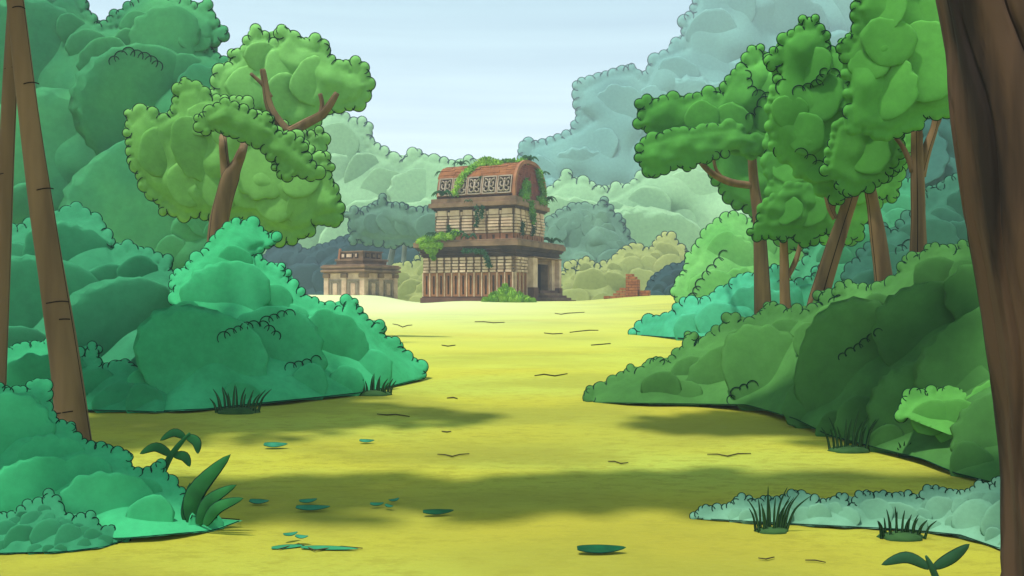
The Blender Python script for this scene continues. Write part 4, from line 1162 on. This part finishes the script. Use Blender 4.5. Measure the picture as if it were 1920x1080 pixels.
def tuft(label, cx, by, w, h, n):
    p = on_ground(cx, by + 6); d = p.y
    k = d / F
    mb = MB()
    v, f = ICO[3]
    mb.add([(p.x + q[0] * w * .5 * k * (1 + .12 * math.sin(5 * math.atan2(q[1], q[0]))), p.y + q[1] * w * .3 * k, p.z + max(-.02, q[2] * .14 * w * k)) for q in v], f)
    for i in range(n):
        u = i / (n - 1) - .5
        x = u * w * k * .95; L = h * k * random.uniform(.75, 1.25) * (1.05 - .5 * abs(u))
        le = (u * 1.1 + random.uniform(-.1, .25)) * L * .8
        y = random.uniform(-.12, .1) * w * k
        blade(mb, [(p.x + x, p.y + y, p.z), (p.x + x + le * .35, p.y + y - .01, p.z + L * .6), (p.x + x + le, p.y + y - .03, p.z + L)], 2.9 * k, (0.05, -1, .15), ink=1, edge=.6, prof_fn=lambda t: (1 - t) ** .7)
    return tag(mb.build('grass_tuft', [TUFT, INK]), label, 'grass tuft', 'grass tufts at the bush edges')
tuft('wide dark grass tuft at the foot of the left teal bush, nearer the ringed trunk', 445, 768, 80, 46, 15)
tuft('dark grass tuft near the tip of the left teal bush', 700, 735, 66, 36, 13)
tuft('tall dark grass tuft at the edge of the right hedge bush', 1595, 840, 78, 62, 13)
tuft('smallest grass tuft, alone under the right hedge bush', 1700, 851, 26, 26, 7)
tuft('tall spiky grass tuft in front of the low silvery shrub, nearer its tip', 1447, 992, 62, 72, 14)
tuft('spreading grass tuft in front of the low silvery shrub, nearer the big trunk', 1690, 1004, 84, 50, 15)

def pxs(pts, d): return [W(x, y, d + (q[0] if q else 0)) for x, y, *q in pts]
def plant(name, label, cat, base, d, leaves, m, stem=None):
    root = empty(name, base, label, cat)
    for pts, w in leaves:
        mb = MB(); blade(mb, pxs(pts, d), w / F * d, (0.05, -1, .35), ink=1, edge=.86)
        part_world(mb, 'leaf', [m, INK], root)
    if stem:
        mb = MB(); limb(mb, stem, d, seg=8, wob=.02, fiss=2); part_world(mb, 'stem', [m, INK], root)
    return root
plant('strap_leaf_plant', 'plant with broad pointed upright green leaves beside the bottom left bush', 'plant', on_ground(380, 985), 6.15,
      [([(362, 984), (366, 925, -.02), (432, 852, -.06)], 19), ([(372, 984, -.03), (392, 940, -.06), (443, 909, -.1)], 13), ([(384, 984, -.06), (408, 952, -.1), (456, 934, -.14)], 12), ([(352, 982, .02), (348, 955, .02), (356, 905, .02)], 9)], PLANT)
plant('sapling', 'small sapling with four drooping oval leaves behind the bottom left bush', 'sapling', on_ground(302, 892), 7.7,
      [([(320, 853), (292, 838, -.02), (262, 851, -.05)], 9), ([(346, 820), (326, 811, -.02), (300, 826, -.05)], 8), ([(350, 818), (368, 828, -.03), (371, 851, -.06)], 9), ([(326, 853), (346, 856, -.03), (356, 875, -.06)], 9)], PLANT,
      [(300, 896, 7), (318, 858, 6), (336, 834, 5), (356, 812, 2)])
plant('seedling', 'two leaved green seedling at the bottom right corner', 'seedling', on_ground(1752, 1079), 5.2,
      [([(1742, 1064), (1700, 1045, -.02), (1653, 1059, -.05)], 11), ([(1752, 1064), (1786, 1044, -.03), (1818, 1020, -.05)], 11)], PLANTD,
      [(1760, 1096, 7), (1746, 1062, 6), (1736, 1042, 2)])

def fallen(label, cx, cy, L, w, ang=0.0, m=None, lift=.03, curl=.008):
    p = on_ground(cx, cy); k = p.y / F
    up = Vector((0, -.45, 1)); a = ang
    mb = MB()
    foreshort = 1.75 / p.y
    dx, dy = math.cos(a) * L * k / 2, math.sin(a) * L * k / 2
    W0 = w * k / max(.12, math.sin(math.atan2(1.75, p.y)) ) * .5
    pts = []
    for t in (-1, -.35, .35, 1):
        x = p.x + dx * t; y = p.y + dy * t
        pts.append((x, y, ground_z(x, y) + lift + curl * t * t))
    blade(mb, pts, min(W0 * .62, L * k * .2), up, ink=1, edge=.84, dome=.12, thick=.002)
    return tag(mb.build('fallen_leaf', [m or FALLEN, INK]), label, 'leaf', 'fallen leaves on the meadow')
fallen('big green oval fallen leaf resting in the shade right of the sapling', 517, 842, 44, 12, .1, None, .04)
fallen('tiny fallen leaf alone on the bright meadow in mid picture', 688, 832, 28, 5, .1)
fallen('pointed fallen leaf right of the strap leaved plant', 486, 948, 38, 8, -.1)
fallen('upper fallen leaf of the stacked pair in the shade band', 578, 947, 34, 9, .5)
fallen('lower flat fallen leaf of the stacked pair in the shade band', 587, 960, 64, 7, .05)
fallen('left oval leaf of the loose trio of fallen leaves', 707, 953, 26, 8, .2)
fallen('upper right leaf of the loose trio of fallen leaves', 739, 946, 24, 9, .8)
fallen('lower leaf of the loose trio of fallen leaves', 730, 957, 22, 8, -.7)
fallen('ragged thin fallen leaf to the right of the leaf trio', 822, 968, 58, 7, .15, FALLEND)
fallen('dark green ragged fallen leaf at the bottom centre right', 1128, 1040, 92, 12, .05, FALLEND)
fallen('left rounded leaf on top of the little leaf heap at the bottom', 545, 1016, 28, 10, .6, None, .05)
fallen('right rounded leaf on top of the little leaf heap at the bottom', 566, 1021, 26, 10, -.2, None, .05)
fallen('long withered leaf at the base of the little leaf heap', 618, 1032, 110, 6, -.1, M['sea_green_leaf'], .015, .0)
fallen('short withered leaf trailing left of the little leaf heap', 540, 1029, 60, 6, .25, M['sea_green_leaf'], .012, .0)

def twig(label, pts, r=1.3):
    mb = MB()
    P = []
    for (x, y) in pts:
        p = on_ground(x, y); P.append(p + Vector((0, 0, .012)))
    vs = []; K = 6; n = len(P)
    for i, p in enumerate(P):
        k = p.y / F; rr = r * k * (.45 + .55 * math.sin(PI * (i + .5) / n))
        for j in range(K):
            a = 2 * PI * j / K; vs.append(p + Vector((0, math.cos(a) * rr * 1.6, math.sin(a) * rr)))
    fs = [(i * K + j, i * K + (j + 1) % K, (i + 1) * K + (j + 1) % K, (i + 1) * K + j) for i in range(n - 1) for j in range(K)]
    fs += [tuple(range(K - 1, -1, -1)), tuple(range((n - 1) * K, n * K))]
    mb.add(vs, fs)
    return tag(mb.build('twig', TWIG), label, 'twig', 'thin dark twigs on the meadow')
for lab, pts in (
    ('bent thin twig on the pale meadow below the shrine', [(736, 608), (746, 610), (755, 614), (764, 611), (773, 610)]),
    ('straight thin twig on the meadow below the temple front', [(890, 604), (908, 604), (925, 606), (946, 605)]),
    ('bent twig on the meadow below the temple steps', [(1040, 588), (1052, 590), (1064, 588), (1096, 586)]),
    ('short twig left of the forked pair below the temple steps', [(1020, 625), (1036, 627), (1055, 626)]),
    ('long straight twig right of the short one below the temple steps', [(1068, 624), (1085, 622), (1105, 620), (1122, 620)]),
    ('twig on the bright meadow left of the aqua bush tip', [(1108, 648), (1122, 647), (1145, 645)]),
    ('small bent twig on the meadow left of centre', [(828, 648), (840, 650), (854, 648)]),
    ('long twig on the dark grass patch in mid meadow', [(1002, 706), (1020, 703), (1040, 706), (1064, 702)]),
    ('tiny twig at the very middle of the meadow', [(838, 748), (850, 747), (858, 749)]),
    ('forked twig near the left bush shadow', [(707, 778), (725, 780), (742, 779), (768, 783)]),
    ('short twig in the yellow grass above the shade band', [(828, 811), (838, 812), (846, 811)]),
    ('bent twig at the upper edge of the shade band', [(820, 854), (835, 855), (848, 858), (862, 855), (880, 853)]),
    ('wavy twig right of the middle at the shade band edge', [(1140, 868), (1152, 868), (1164, 872), (1178, 870)]),
    ('largest wavy twig on the right of the meadow', [(1326, 854), (1345, 854), (1364, 858), (1384, 853), (1408, 853)]),
    ('small twig at the bottom right in front of the silvery shrub', [(1422, 1050), (1436, 1053), (1452, 1048)]),
    ('curved twig left of the seedling at the bottom', [(1510, 1054), (1528, 1054), (1548, 1058)]),
    ('thin twig lying across the little leaf heap at the bottom', [(520, 1034), (560, 1024), (590, 1036), (640, 1028), (680, 1032)])):
    twig(lab, pts)

#@@LIGHT
# ------------------------------------------------------------------ air, light, camera
hz = MB(); hz.box(-236, 236, -11, 286, -1.4, 92)
hm = bpy.data.materials.new('pale_air'); hm.use_nodes = True
nt = hm.node_tree
nt.nodes.remove(nt.nodes['Principled BSDF'])
pv = nt.nodes.new('ShaderNodeVolumePrincipled')
pv.inputs['Color'].default_value = (.80, .93, .98, 1)
pv.inputs['Density'].default_value = .0020
nt.links.new(pv.outputs['Volume'], nt.nodes['Material Output'].inputs['Volume'])
tag(hz.build('haze', hm), kind='stuff')

SUN = Vector((-.27, -.13, .95)).normalized()
el = math.asin(SUN.z); az = math.atan2(SUN.x, SUN.y)
sl = bpy.data.lights.new('sun', 'SUN'); sl.energy = 4.2; sl.angle = math.radians(2.5); sl.color = (1.0, .97, .93)
so = bpy.data.objects.new('sun', sl); COL.objects.link(so)
so.rotation_euler = SUN.to_track_quat('Z', 'Y').to_euler()

wd = bpy.data.worlds.new('World'); SC.world = wd; wd.use_nodes = True
nt = wd.node_tree; L = nt.links.new
bg = nt.nodes['Background']; bg.inputs['Strength'].default_value = .12
sk = nt.nodes.new('ShaderNodeTexSky'); sk.sky_type = 'NISHITA'; sk.sun_disc = False
sk.sun_elevation = el; sk.sun_rotation = az
sk.air_density = 1.0; sk.dust_density = 2.0; sk.ozone_density = 1.0
tc = nt.nodes.new('ShaderNodeTexCoord')
mp = nt.nodes.new('ShaderNodeMapping'); mp.inputs['Scale'].default_value = (1.2, 1.2, 26)
nz = nt.nodes.new('ShaderNodeTexNoise'); nz.inputs['Scale'].default_value = 1.6; nz.inputs['Detail'].default_value = 3
mr = nt.nodes.new('ShaderNodeMapRange'); mr.inputs['From Min'].default_value = .3; mr.inputs['From Max'].default_value = .7
mr.inputs['To Min'].default_value = .62; mr.inputs['To Max'].default_value = .9
mx = nt.nodes.new('ShaderNodeMix'); mx.data_type = 'RGBA'; 
sx = nt.nodes.new('ShaderNodeSeparateXYZ'); zr = nt.nodes.new('ShaderNodeMapRange'); zr.inputs['From Min'].default_value = .06; zr.inputs['From Max'].default_value = .34
cm2 = nt.nodes.new('ShaderNodeMix'); cm2.data_type = 'RGBA'
cm2.inputs['A'].default_value = (9.6, 10.6, 11.0, 1); cm2.inputs['B'].default_value = (3.6, 5.4, 6.0, 1)
L(tc.outputs['Generated'], sx.inputs[0]); L(sx.outputs['Z'], zr.inputs['Value']); L(zr.outputs['Result'], cm2.inputs['Factor']); L(cm2.outputs['Result'], mx.inputs['B'])
L(tc.outputs['Generated'], mp.inputs['Vector']); L(mp.outputs['Vector'], nz.inputs['Vector']); L(nz.outputs['Fac'], mr.inputs['Value'])
L(mr.outputs['Result'], mx.inputs['Factor']); L(sk.outputs['Color'], mx.inputs['A']); L(mx.outputs['Result'], bg.inputs['Color'])

cam = bpy.data.cameras.new('camera'); cam.sensor_width = 36; cam.lens = 36 * F / 1920; cam.shift_y = 20 / 1920
cam.clip_start = .05; cam.clip_end = 2000
co = bpy.data.objects.new('camera', cam); COL.objects.link(co)
co.location = (0, 0, EYE); co.rotation_euler = (PI / 2, 0, 0)
SC.camera = co
vs = SC.view_settings
vs.view_transform = 'Standard'; vs.look = 'None'; vs.gamma = 1; vs.use_curve_mapping = False; vs.exposure = .42
SC.render.resolution_x = 1024; SC.render.resolution_y = 576
SC.cycles.use_denoising = True
SC.cycles.max_bounces = 5; SC.cycles.diffuse_bounces = 3; SC.cycles.volume_bounces = 0; SC.cycles.transparent_max_bounces = 4
